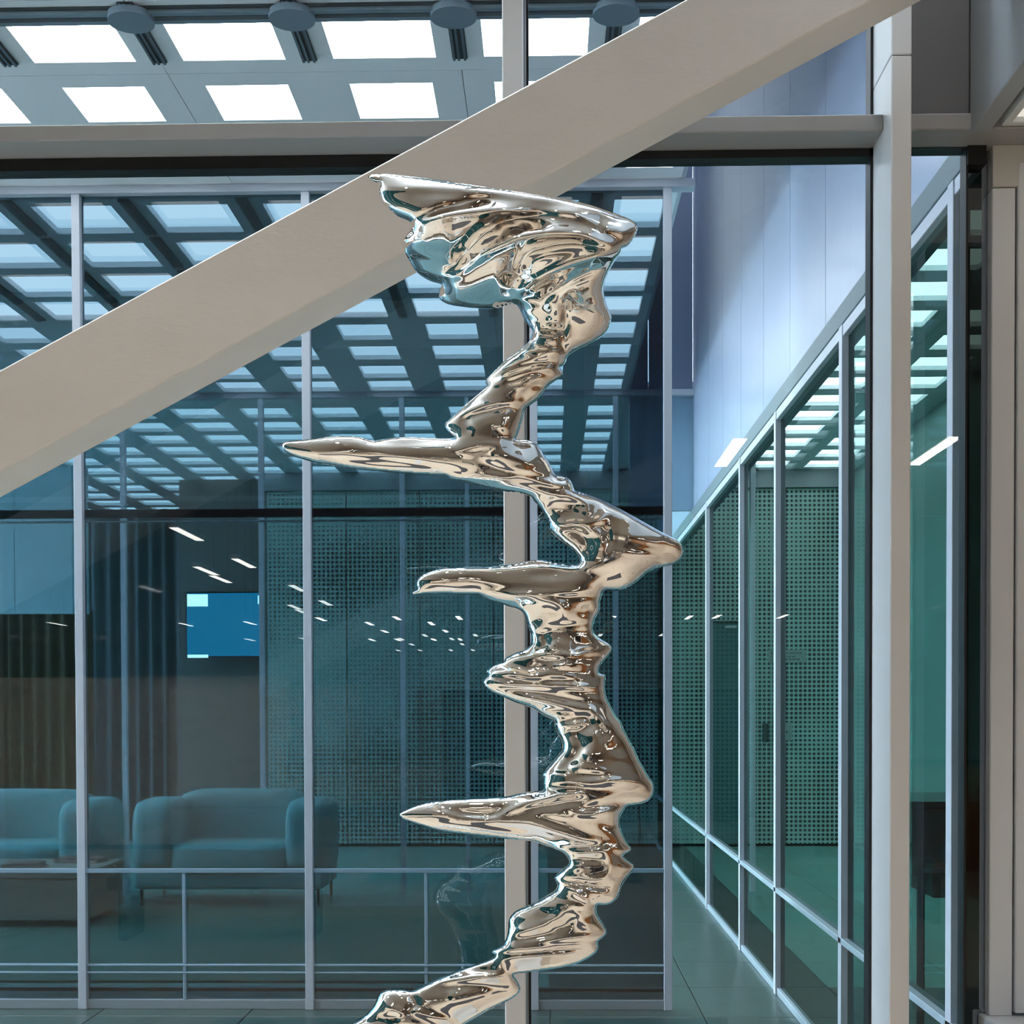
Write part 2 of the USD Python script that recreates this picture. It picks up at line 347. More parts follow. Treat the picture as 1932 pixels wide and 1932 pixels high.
# ---- upper right: spandrel, cross beam, soffit, end post
part(None, 'trim', bx(xp1, 3.2, Y1F + .12, Y1F + .22, zt1, HALL_Z), 'spandrel'); tag(stage.GetPrimAtPath('/World/trim'), kind='structure')
tb = thing('trim', kind='structure')
bx0, bx1_ = Xat(1832, Y1F + .09, 247), Xat(1869, Y1F + .09, 247)
zb = Zat(248, Y1F + .09, 1840)
part(tb, 'cross_beam', cbx(bx0, bx1_, 0.6, Y1F + .10, zb, HALL_Z, .003), 'crossbeam', 30)
sf = thing('ceiling', kind='structure')
zs = zb + .012
part(sf, 'soffit_board', bx(bx1_ + .002, 3.2, 0.6, Y1F + .09, zs + .06, zs + .12), 'crossbeam')
wr = thing('wall_right', kind='structure')
YEP = GB0 - .025
xe0, xe1 = Xat(1870, YEP, 900), Xat(1914, YEP, 900)
zl = Zat(1918, GB0 - .03, 1890); zpt = Zat(354, GB0 - .025, 1890)
part(wr, 'end_post', cbx(xe0, xe1, YEP, Y1G + .16, zl, zpt, .003), 'postcap', 30)
part(wr, 'post_reveal', bx(xe1, xe1 + .006, YEP + .02, Y1G + .16, zl, zpt), 'black')
part(wr, 'end_panel', cbx(xe1 + .006, 3.2, YEP - .008, Y1G + .16, zl + .01, zt0 - .05, .003), 'postcap', 30)
part(wr, 'post_head', bx(xe0, 3.2, YEP - .006, Y1G + .16, zpt + .002, zt0 - .001), 'soffit')
part(wr, 'ledge', cbx(xb1, 3.2, 3.75, Y1G + .16, zl - .10, zl, .004), 'postcap', 30)
part(wr, 'ledge_base', bx(xb1, 3.2, 3.80, Y1G + .16, 0, zl - .10), 'postcap')

# ---- window_2: the second glass wall
w2 = thing('window', kind='structure')
z2 = Zat(366, Y2, 600)
for xpix in (-285, 150, 580, 1006, 1259):
    xc = Xat(xpix, Y2, 800)
    part(w2, 'mullion', cbx(xc - .022, xc + .022, Y2 - .04, Y2 + .03, 0.0, z2, .002), 'white_frame', 30)
xr2 = Xat(1310, Y2, 365)
part(w2, 'top_rail', cbx(-7.0, xr2, Y2 - .05, Y2 + .04, z2, ZC, .002), 'white_frame', 30)
part(w2, 'bottom_rail', cbx(-7.0, Xat(1265, Y2), Y2 - .03, Y2 + .03, 0.0, .05, .002), 'grey_frame', 30)
x2r = Xat(1259, Y2, 800)
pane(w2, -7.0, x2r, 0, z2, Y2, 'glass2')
for y, mat, h in ((968, 'grey_frame', .045), (1641, 'far_frame', .022), (1818, 'far_frame', .009), (1832, 'far_frame', .008), (1866, 'grey_frame', .020)):  # the first pale rail builds a line reflected in the glass as a bar
    zc = Zat(y, Y2 + .02, 500)
    yr = Y2 + .005 if mat == 'grey_frame' else Y2 - .035
    part(w2, 'rail', cbx(-7.0, x2r - .02, yr, yr + .03, zc - h / 2, zc + h / 2, .002), 'rail_blue' if mat == 'far_frame' else mat, 30)
zc = Zat(973, Y2, 500); part(w2, 'rail', cbx(-7, x2r - .02, Y2 + .0, Y2 + .036, zc - .03, zc - .022, .001), 'far_frame')
for xpix in (350, 805):  # posts built in place of mullion lines reflected in the glass
    xc = Xat(xpix, Y2, 1750); part(w2, 'reflection_post', cbx(xc - .009, xc + .009, Y2 - .03, Y2 - .006, 0.05, Zat(1645, Y2, 500), .002), 'rail_blue', 30)

# ---- window_3: the third glass wall
w3 = thing('window', kind='structure')
z3 = Zat(752, Y3, 600)
for xpix in (-30, 235, 495, 760, 882, 1162, 1420):
    xc = Xat(xpix, Y3, 1200); hw = .022 if xpix != 882 else .016
    part(w3, 'mullion', cbx(xc - hw, xc + hw, Y3 - .03, Y3 + .03, 0.0, z3, .002), 'far_frame', 30)
part(w3, 'top_rail', cbx(-7.0, XS, Y3 - .04, Y3 + .04, z3, ZC, .002), 'white_frame', 30)
pane(w3, -7.0, XS, 0, z3, Y3, 'glass3')

# ---- the white side wall and the glazing under it
ws = thing('wall_right', kind='structure')
zw = EYE[2] + float(atx(1640, 512, XS)[2] - EYE[2])
zfa = float(atx(1640, 556, XS)[2])
ys = [4.18] + [float(atx(x, 800, XS)[1]) for x in (1790, 1660, 1557, 1490, 1440, 1398, 1364, 1337, 1316)] + [YP]
for a, b in zip(ys[:-1], ys[1:]):
    part(ws, 'wall_panel', bx(XS, XS + .05, a + .004, b - .004, zw, ZV), 'white_wall')
part(ws, 'wall_backing', bx(XS + .02, XS + .10, 4.18, YP, zw, ZV), 'fascia')
YE = 12.45
xe = [XC + .02, .91, 1.10, XS]
for a, b in zip(xe[:-1], xe[1:]): part(ws, 'end_panel', bx(a + .003, b - .003, YE, YE + .05, zw, ZV), 'white_wall')
part(ws, 'slot_side', bx(XC - .06, XC, 4.16, YE, ZC + .13, ZV), 'white_wall')
part(ws, 'slot_front', bx(XC - .06, XS + .1, 4.20, 4.30, HALL_Z, ZV), 'white_wall')
part(ws, 'slot_skylight', quad((XC, 4.3, ZV), (XC, YE, ZV), (XS, YE, ZV), (XS, 4.3, ZV)), 'slot_sky')
part(ws, 'fascia', cbx(XS - .02, XS + .12, 4.18, YP, zfa, zw, .003), 'fascia', 30)
w4 = thing('window', kind='structure')
zsill = float(atx(1500, 1703, XS)[2])
mys = [4.50] + [float(atx(x, 1200, XS)[1]) for x in (1593, 1468, 1400, 1336)]
for k, y in enumerate(mys):
    part(w4, 'mullion', cbx(XS - .02, XS + .035, y - .03, y + .03, 0, zfa, .002), 'white_frame', 30)
part(w4, 'head_rail', cbx(XS - .015, XS + .04, 4.2, YP, zfa - .05, zfa, .002), 'white_frame', 30)
part(w4, 'sill_rail', cbx(XS - .02, XS + .04, 4.2, YP, zsill - .014, zsill + .014, .003), 'blue_frame', 30)
part(w4, 'floor_rail', cbx(XS - .01, XS + .03, 4.2, YP, 0, .04, .003), 'blue_frame', 30)
yks = [4.2] + mys + [YP]
for k, (a, b) in enumerate(zip(yks[:-1], yks[1:])):
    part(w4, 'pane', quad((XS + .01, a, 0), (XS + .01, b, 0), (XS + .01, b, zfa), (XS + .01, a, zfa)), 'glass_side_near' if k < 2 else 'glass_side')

# ---- the far perforated wall, its bulkhead and the walls round it
wp = thing('wall_back', kind='structure')
zp0, zp1 = Zat(1597, YP, 900), Zat(925, YP, 900)
zp1r = Zat(925, YP, 1450)
xs = [505, 517] + [655 + 138 * k for k in range(8)]
xs = [505, 655, 793, 931, 1069, 1207, 1345, 1483, 1612]
for a, b in zip(xs[:-1], xs[1:]):
    A, B = Xat(a, YP, 1300), Xat(b, YP, 1300)
    part(wp, 'perforated_panel', bx(A + .006, B - .006, YP, YP + .03, zp0 + .03, zp1), 'perf')
part(wp, 'panel_backing', bx(Xat(500, YP), Xat(1625, YP), YP + .03, YP + .10, 0, ZC), 'grey_wall')
part(wp, 'bulkhead', bx(Xat(500, YP), 5.6, YP - .05, YP + .03, zp1 + .004, ZC - .005), 'bulk')
part(wp, 'base_recess', bx(Xat(500, YP), Xat(1612, YP), YP + .01, YP + .03, 0, zp0 + .028), 'black')
xg0, xg1 = Xat(345, YP + .5), Xat(505, YP + .5)
part(wp, 'grey_panel', bx(xg0, xg1, YP + .4, YP + .5, 0, ZC), 'grey_wall')
wq = thing('wall_right', kind='structure')
xq = Xat(1610, YP, 1300)
part(wq, 'wall_face', bx(xq, xq + .1, 11.5, YP, 0, ZC - .01), 'dark_teal_wall')
part(wq, 'wall_return', bx(xq, 5.6, 11.4, 11.5, 0, ZC - .01), 'dark_teal_wall')
added_w5 = thing('window', kind='structure')  # unseen window added to bring daylight into the corridor
for k in range(12):
    y = 4.3 + 1.2 * k
    part(added_w5, 'mullion', cbx(-7.06, -7.0, y, y + .06, 0, ZC, .003), 'white_frame')
    if k < 11: part(added_w5, 'pane', quad((-7.03, y + .06, 0), (-7.03, y + 1.2, 0), (-7.03, y + 1.2, ZC), (-7.03, y + .06, ZC)), 'glass1')
part(added_w5, 'rail', cbx(-7.06, -7.0, 4.3, 17.5, 2.1, 2.16, .003), 'white_frame')
tag(part(None, 'wall_left', bx(-7.2, -7.0, 17.5, 24, 0, ZC), 'bulk'), kind='structure')
tag(part(None, 'wall_back', bx(-7.2, 6.6, 20.6, 20.8, 0, ZC + .1), 'bulk'), kind='structure')
tag(part(None, 'wall_right', bx(5.6, 5.8, 4.2, 20.6, 0, ZC + .1), 'bulk'), kind='structure')
# pale panels at the left, built in place of a reflected white wall
wl = thing('wall_left', kind='structure')
YB = 13.3
xjs = [-260, -110, 30, 140, 167]
for a, b in zip(xjs[:-1], xjs[1:]):
    part(wl, 'wall_panel', bx(Xat(a, YB) + .004, Xat(b, YB) - .004, YB, YB + .06, Zat(1158, YB, 80), Zat(880, YB, 80)), 'reflected_wall')

# door in the right room, dark opening frame
dr = thing('door', kind='structure')
yd = YP - .02
part(dr, 'door_leaf', cbx(Xat(1337, yd), Xat(1392, yd), yd - .05, yd, 0.02, Zat(1176, yd, 1360), .003), 'door_teal')
part(dr, 'door_frame', cat_(bx(Xat(1334, yd), Xat(1337, yd), yd - .06, yd, 0, Zat(1172, yd, 1360)), bx(Xat(1334, yd), Xat(1395, yd), yd - .06, yd, Zat(1176, yd, 1360), Zat(1172, yd, 1360))), 'black')
part(dr, 'door_closer', cbx(Xat(1367, yd), Xat(1388, yd), yd - .10, yd - .05, Zat(1186, yd, 1360), Zat(1181, yd, 1360), .003), 'device')

# ================================================================== THINGS
# ---- the diagonal beam
YBM = 3.50
cA = at(np.array([-700, -700, 2150, 2150]), np.array([698 + .5405 * 700, 888 + .5405 * 700, 698 - .5405 * 2150, 888 - .5405 * 2150]), YBM)
DB = .19
def beam_pts(ins, d0, d1):
    p = []
    ctr = cA.mean(0)
    n = np.array([0.4756, 0, 0.8797]); n /= np.linalg.norm(n)
    for k, q in enumerate(cA):
        s = 1 if k in (0, 2) else -1
        p.append(q - s * ins * n * [-1, 1, 1] * 1.0 + [0, d0, 0]); p.append(q - s * ins * n * [-1, 1, 1] + [0, d1, 0])
    return p
bm = thing('diagonal_beam', 'thick cream painted steel beam slanting across the glass wall behind the sculpture', 'beam')
part(bm, 'beam_tube', hull(beam_pts(0.004, 0, DB) + beam_pts(0.0, .004, DB - .004)), 'beam', 20)

# ---- the sculpture
def tr(crop, scale, pts): return [(crop[0] + x / scale, crop[1] + y / scale) for x, y in pts]
H_, N_, S_, MD, W_, B_, L_ = ((680, 300), 3.45), ((800, 540), 4.83), ((520, 800), 3.22), ((760, 890), 3.45), ((880, 1170), 5.084), ((740, 1440), 3.715), ((640, 1660), 3.45)
right = tr(*H_, [(50,118),(75,102),(150,98),(270,106),(420,122),(600,145),(800,172),(1000,203),(1200,236),(1300,255),(1400,275),(1500,300),(1600,332),(1700,370),(1760,395),(1795,420),(1804,450),(1795,485),(1770,530),(1738,568),(1703,582),(1700,600),(1690,620),(1665,650),(1640,690),(1610,745),(1590,800),(1582,850)])
right += tr(*N_, [(1645,90),(1662,170),(1690,230),(1708,280),(1700,330),(1680,390),(1640,440),(1560,500),(1470,550),(1400,585),(1340,620),(1303,655),(1293,690),(1270,720),(1242,735),(1240,746),(1256,765),(1272,787),(1255,820),(1200,860),(1130,910),(1080,980),(1030,1040),(980,1075),(938,1105),(915,1130),(900,1200),(875,1290),(850,1360),(835,1388),(945,1400),(1000,1420),(1040,1450),(1070,1500)])
right += tr(*S_, [(1610,140),(1625,180),(1660,230),(1690,290),(1705,308),(1750,320),(1785,335),(1800,360),(1812,390)])
right += tr(*MD, [(1122,120),(1200,145),(1280,175),(1360,215),(1440,255),(1520,300),(1600,345),(1690,395),(1760,430),(1800,455),(1820,485),(1826,520),(1818,550),(1795,580),(1755,605),(1700,618),(1640,632),(1590,660),(1550,695),(1500,735),(1450,760),(1420,770),(1380,775),(1305,780),(1300,800),(1285,840),(1285,880),(1275,920),(1255,950),(1243,990)])
right += tr(*W_, [(1215,80),(1220,110),(1260,160),(1320,200),(1370,230),(1395,265),(1385,310),(1340,370),(1290,430),(1268,480),(1278,508),(1330,522),(1335,560),(1330,620),(1333,680),(1350,750),(1390,830),(1440,920),(1480,970),(1510,1040),(1560,1140),(1610,1230),(1660,1340),(1710,1430),(1750,1500),(1785,1550),(1797,1600),(1790,1670),(1760,1720),(1700,1755),(1600,1775),(1530,1792)])
right += tr(*B_, [(1628,325),(1602,370),(1595,410),(1600,450),(1620,500),(1650,560),(1678,600),(1650,630),(1622,648),(1640,670),(1675,695),(1698,720),(1680,760),(1640,810),(1610,860),(1595,910),(1570,955),(1530,985),(1480,995),(1440,995),(1432,1020)])
right += tr(*L_, [(1675,205),(1690,240),(1715,280),(1740,325),(1738,355),(1710,385),(1682,405),(1690,430),(1675,470),(1630,505),(1560,540),(1450,570),(1350,585),(1220,603),(1135,620),(1155,650),(1180,710),(1165,740),(1120,775),(1050,810),(970,850),(900,890),(840,925),(800,950)])
right += [(850, 1955), (842, 1985), (845, 2030), (850, 2075), (862, 2125), (870, 2180), (862, 2240), (850, 2300), (860, 2360), (875, 2400), (875, 2436)]
left = tr(*H_, [(75,140),(108,154),(128,152),(132,175),(122,205),(128,240),(150,290),(190,335),(240,375),(300,402),(325,420),(336,436),(325,460),(300,490),(278,530),(272,575),(285,615),(320,670),(360,730),(410,770),(470,800),(527,818),(521,842),(512,880),(520,915),(570,945),(660,962),(760,972),(860,975),(920,965),(990,948),(1020,955),(1040,985),(1065,1040)])
left += tr(*N_, [(920,310),(960,370),(990,402),(988,420),(970,480),(930,530),(870,585),(790,640),(720,690),(660,750),(610,800),(570,845),(560,880),(572,895),(555,920),(500,970),(430,1030),(350,1100),(280,1170),(220,1220),(192,1250),(190,1280),(210,1320),(250,1360),(285,1376)])
left += tr(*S_, [(1000,86),(900,82),(800,78),(720,82),(650,92),(600,100),(560,92),(510,78),(430,72),(340,75),(260,85),(180,95),(110,102),(60,109),(40,122),(40,145),(65,170),(110,195),(170,215),(240,235),(340,250),(440,268),(560,282),(700,295),(820,305),(940,313),(1040,320),(1055,335),(1090,345),(1150,355),(1230,375),(1320,395),(1400,410),(1500,425),(1560,450)])
left += tr(*MD, [(850,185),(890,230),(920,275),(945,320),(955,350),(953,373),(975,400),(1020,440),(1070,480),(1110,510),(1140,545),(1150,575),(1140,602),(1080,600),(1000,590),(940,578),(880,574),(820,580),(740,595),(660,608),(560,618),(450,622),(330,625),(250,630),(190,645),(140,665),(105,690),(90,715),(90,745),(97,763),(75,780),(56,795),(75,798),(150,796),(280,796),(400,800),(500,804),(525,820),(570,840),(640,860),(700,880),(740,890),(775,910),(795,940),(810,990),(825,1040)])
left += tr(*W_, [(615,120),(625,180),(612,240),(560,280),(480,310),(410,345),(372,367),(360,395),(310,415),(250,440),(200,480),(182,493),(210,512),(195,540),(160,580),(165,620),(200,660),(260,700),(350,735),(450,780),(560,820),(640,850),(720,900),(790,940),(848,972),(847,1010),(860,1060),(890,1110),(915,1170),(920,1230),(880,1290),(830,1350),(780,1410),(735,1460),(725,1490),(738,1520),(735,1570),(743,1612),(740,1630),(690,1637),(600,1645),(500,1665),(400,1690)])
left += tr(*B_, [(720,238),(600,245),(450,252),(320,262),(220,280),(130,310),(70,340),(47,357),(70,385),(130,410),(220,440),(320,468),(450,490),(600,508),(750,525),(880,540),(990,550),(1060,575),(1130,600),(1190,625),(1225,660),(1240,695),(1210,725),(1170,765),(1135,800),(1140,820),(1158,850),(1150,880),(1080,930),(1000,975),(920,1010),(860,1040),(825,1080)])
left += tr(*L_, [(1102,270),(1100,320),(1085,385),(1050,430),(1005,455),(993,470),(1013,490),(980,515),(900,545),(800,580),(720,610),(640,640),(560,680),(500,708),(470,720),(430,712),(340,710),(280,725),(250,765),(225,820),(180,870),(120,910),(80,938)])
left += [(648, 1950), (640, 1985), (655, 2030), (690, 2070), (715, 2120), (725, 2180), (722, 2240), (715, 2300), (705, 2360), (690, 2400), (685, 2436)]
outline = np.array(right + left[::-1])
# smooth the traced polyline a little: closed centripetal resampling
def smooth_closed(p, step=2.0):
    n = len(p); q = np.vstack([p[-2:], p, p[:3]]); out = []
    for i in range(2, n + 2):
        p0, p1, p2, p3 = q[i - 1], q[i], q[i + 1], q[i + 2 if i + 2 < len(q) else -1]
        t0 = 0; d = lambda a, b: max(np.linalg.norm(a - b) ** .5, 1e-3)
        t1 = t0 + d(p0, p1); t2 = t1 + d(p1, p2); t3 = t2 + d(p2, p3)
        k = max(1, int(np.linalg.norm(p2 - p1) / step))
        t = np.linspace(t1, t2, k, endpoint=False)[:, None]
        A1 = (t1 - t) / (t1 - t0) * p0 + (t - t0) / (t1 - t0) * p1
        A2 = (t2 - t) / (t2 - t1) * p1 + (t - t1) / (t2 - t1) * p2
        A3 = (t3 - t) / (t3 - t2) * p2 + (t - t2) / (t3 - t2) * p3
        B1 = (t2 - t) / (t2 - t0) * A1 + (t - t0) / (t2 - t0) * A2
        B2 = (t3 - t) / (t3 - t1) * A2 + (t - t1) / (t3 - t1) * A3
        out.append((t2 - t) / (t2 - t1) * B1 + (t - t1) / (t2 - t1) * B2)
    return np.vstack(out)
OUT = smooth_closed(outline)
poly = Polygon(OUT).buffer(0)
if poly.geom_type == 'MultiPolygon': poly = max(poly.geoms, key=lambda g: g.area)
OUT = np.array(poly.exterior.coords)[:-1]

# ridges (+) and grooves (-): (crop, points, height, half width) in photo pixels
RIDGES = [
 (H_, [(140,185),(400,185),(740,208),(900,240),(1150,262)], 7, 7),
 (H_, [(170,130),(400,140),(640,165),(900,205),(1200,255),(1500,320),(1700,390)], 5, 8),
 (H_, [(340,420),(400,385),(500,335),(700,283),(900,250),(1150,262)], -9, 8),
 (H_, [(345,440),(440,395),(560,370),(720,345),(900,333),(1100,338),(1350,350),(1550,420)], 11, 8),
 (H_, [(300,640),(330,560),(460,470),(600,420)], 10, 24),
 (H_, [(590,740),(640,660),(760,520),(900,430),(1100,375),(1300,362)], -26, 16),
 (H_, [(530,800),(640,735),(760,640),(900,570),(1050,510),(1250,480),(1450,498),(1600,550),(1690,572)], 15, 9),
 (H_, [(560,880),(700,820),(850,780),(960,760)], 14, 26),
 (H_, [(1040,800),(1035,720),(1080,620),(1200,565),(1400,540),(1550,565)], -20, 13),
 (H_, [(980,930),(1080,840),(1200,760),(1350,690),(1500,640),(1680,590)], 13, 9),
 (H_, [(1180,930),(1300,830),(1420,770),(1600,690)], -7, 8),
 (H_, [(1560,440),(1650,455),(1740,500)], 7, 9),
 (H_, [(1380,900),(1480,850),(1540,900),(1520,1000)], 6, 24),
 (N_, [(1050,385),(1180,397),(1290,405)], -10, 6),
 (N_, [(1110,120),(1190,220),(1200,370)], 14, 12),
 (N_, [(1300,120),(1300,260),(1280,400),(1265,530),(1290,640)], -9, 6),
 (N_, [(870,600),(1000,590),(1180,600),(1290,650)], 9, 6),
 (N_, [(1000,450),(1100,470),(1230,500)], 8, 12),
 (N_, [(600,830),(800,730),(1000,655),(1200,640)], 7, 6),
 (N_, [(575,880),(750,790),(1000,715),(1150,690)], -10, 7),
 (N_, [(600,895),(850,790),(1050,740),(1250,785)], 9, 6),
 (N_, [(700,930),(850,850),(1050,800),(1150,790)], -6, 6),
 (N_, [(840,950),(950,860),(1120,790)], 6, 7),
 (N_, [(250,1215),(450,1120),(700,1070),(910,1080)], 9, 6),
 (N_, [(300,1245),(560,1140),(760,1090),(900,1095)], -9, 8),
 (N_, [(1090,880),(960,950),(890,1060)], -7, 7),
 (N_, [(400,1190),(380,1270),(420,1340)], -7, 9),
 (N_, [(720,1110),(740,1220),(700,1330)], 8, 12),
 (S_, [(60,140),(300,180),(500,190),(800,215),(1000,265)], 8, 8),
 (S_, [(150,112),(350,122),(600,138),(900,140),(1090,150),(1300,125),(1560,135)], 6, 7),
 (S_, [(300,205),(600,222),(860,240),(1000,275)], -8, 7),
 (S_, [(1060,332),(1400,325),(1700,368),(1800,378)], 9, 7),
 (S_, [(520,95),(680,122),(1000,108)], -6, 6),
 (S_, [(1220,220),(1350,275),(1500,325),(1700,345)], -11, 9),
 (S_, [(1300,170),(1450,200),(1600,260)], 9, 12),
 (MD, [(960,365),(1080,342),(1220,330),(1340,280)], 11, 7),
 (MD, [(1020,125),(1150,170),(1205,240),(1180,310)], 10, 7),
 (MD, [(930,180),(1010,240),(1150,250)], -12, 13),
 (MD, [(1070,355),(1160,410),(1200,480),(1190,550)], -14, 10),
 (MD, [(1080,352),(1230,380),(1300,440),(1290,520)], 8, 7),
 (MD, [(1330,350),(1335,440),(1335,530)], -9, 6),
 (MD, [(1120,140),(1300,235),(1500,310),(1700,410),(1800,490)], 6, 9),
 (MD, [(1400,430),(1560,470),(1700,520)], 8, 40),
 (MD, [(150,655),(400,640),(800,625),(1200,622),(1400,560)], 7, 8),
 (MD, [(830,680),(915,672),(1010,680)], -4, 7),
 (MD, [(70,792),(160,772),(400,785),(800,800),(1280,782)], 7, 6),
 (MD, [(200,720),(600,730),(1000,725),(1400,690)], 6, 20),
 (MD, [(850,1062),(950,1032),(1100,1015),(1235,1030)], -13, 7),
 (MD, [(620,840),(800,818),(950,832),(1050,900),(1060,1000)], 9, 8),
 (MD, [(760,860),(850,900),(870,1000)], -9, 9),
 (MD, [(800,805),(1000,812),(1280,800)], -6, 5),
 (MD, [(1150,940),(1210,900),(1250,960)], -6, 8),
 (W_, [(640,130),(760,90),(960,80),(1210,72)], 9, 5),
 (W_, [(640,320),(780,325),(1000,330),(1200,300),(1390,268)], 11, 6),
 (W_, [(720,150),(760,220),(650,300)], -9, 6),
 (W_, [(850,180),(900,230),(1050,250)], 8, 10),
 (W_, [(650,370),(800,380),(960,400)], -8, 5),
 (W_, [(360,395),(600,352),(880,372),(950,405),(800,440)], 7, 5),
 (W_, [(220,470),(450,440),(600,470),(760,430)], -6, 5),
 (W_, [(210,512),(400,510),(620,545),(780,520)], 8, 5),
 (W_, [(850,470),(1000,420),(1150,380)], 8, 12),
 (W_, [(720,585),(900,592),(1200,600),(1310,560)], -9, 6),
 (W_, [(165,592),(500,622),(900,626),(1310,632)], 11, 6),
 (W_, [(320,625),(600,660),(900,740),(1260,850)], -11, 10),
 (W_, [(330,705),(600,750),(900,790),(1200,850),(1330,960),(1390,1100),(1340,1240),(1150,1390),(930,1455)], 11, 9),
 (W_, [(880,985),(1000,960),(1140,935),(1180,1000),(1100,1050),(900,1050)], -10, 7),
 (W_, [(890,1010),(1000,1010),(1100,1005)], 6, 6),
 (W_, [(1000,1090),(1090,1200),(1010,1340),(900,1450)], -11, 9),
 (W_, [(1200,1050),(1240,1180),(1120,1330)], 7, 8),
 (W_, [(1390,1160),(1330,1270),(1100,1420)], -8, 8),
 (W_, [(735,1475),(900,1488),(1300,1525),(1660,1530)], 8, 5),
 (W_, [(950,1495),(1150,1508),(1340,1500)], -8, 6),
 (W_, [(770,1545),(1200,1562),(1700,1565),(1790,1590)], 8, 6),
 (W_, [(760,1600),(1000,1610),(1160,1640)], -9, 6),
 (W_, [(560,1800),(750,1720),(1000,1665),(1160,1640)], 9, 6),
 (W_, [(1250,970),(1400,1010),(1480,1150)], 6, 9),
 (B_, [(50,360),(300,365),(600,402),(900,412),(1200,492),(1450,572)], 9, 7),
 (B_, [(700,390),(850,322),(1000,262),(1200,222),(1345,197)], 9, 6),
 (B_, [(400,355),(650,355),(850,300)], -9, 8),
 (B_, [(920,335),(1000,300),(1200,275),(1380,260)], -9, 8),
 (B_, [(1290,335),(1450,300),(1640,265)], -9, 6),
 (B_, [(1260,345),(1400,352),(1610,335)], 8, 5),
 (B_, [(250,425),(600,455),(900,528),(1060,560)], 6, 6),
 (B_, [(1130,570),(1300,585),(1480,585)], -11, 6),
 (B_, [(1440,400),(1500,430),(1600,480),(1640,590)], -7, 7),
 (B_, [(1320,620),(1480,610),(1530,720),(1490,800),(1330,830)], 8, 7),
 (B_, [(1240,690),(1350,670),(1480,690)], -9, 7),
 (B_, [(1180,790),(1260,720),(1320,760)], 8, 8),
 (B_, [(1150,830),(1300,845),(1560,880)], -11, 6),
 (B_, [(1165,838),(1250,880),(1330,940),(1390,990)], 8, 5),
 (B_, [(1500,900),(1440,960),(1400,985)], 6, 7),
 (L_, [(1000,472),(1200,420),(1500,388),(1735,350)], 8, 5),
 (L_, [(1030,452),(1300,412),(1680,395)], -5, 3.5),
 (L_, [(1020,470),(1300,445),(1680,415)], 4, 3),
 (L_, [(1025,490),(1300,470),(1670,432)], -5, 3.5),
 (L_, [(1040,510),(1300,495),(1640,470)], 5, 5),
 (L_, [(1110,345),(1300,300),(1450,215),(1480,170)], 9, 7),
 (L_, [(1120,400),(1400,335),(1550,210)], -9, 8),
 (L_, [(1560,190),(1580,270),(1660,300)], 6, 8),
 (L_, [(480,735),(650,665),(850,640),(1130,622)], 8, 6),
 (L_, [(700,610),(860,600),(1050,560)], -8, 8),
 (L_, [(620,735),(800,690),(1080,690),(1150,660)], -9, 10),
 (L_, [(440,830),(600,888),(760,925)], 7, 6),
 (L_, [(445,760),(500,800),(440,850)], -8, 6),
 (L_, [(700,800),(850,800),(1000,780)], 9, 20),
 (L_, [(260,760),(330,830),(430,870)], 7, 6),
 (L_, [(230,880),(300,900),(400,890)], -8, 7),
]
def poly_samples(pts, step=1.5):
    p = np.array(pts, float); t = np.arange(len(p))
    from scipy.interpolate import PchipInterpolator
    f = PchipInterpolator(t, p); u = np.linspace(0, len(p) - 1, 40 * len(p))
    q = f(u); s = np.r_[0, np.cumsum(np.linalg.norm(np.diff(q, axis=0), axis=1))]
    k = max(6, int(s[-1] / step)); ss = np.linspace(0, s[-1], k)
    return np.stack([np.interp(ss, s, q[:, 0]), np.interp(ss, s, q[:, 1])], 1), ss / s[-1]
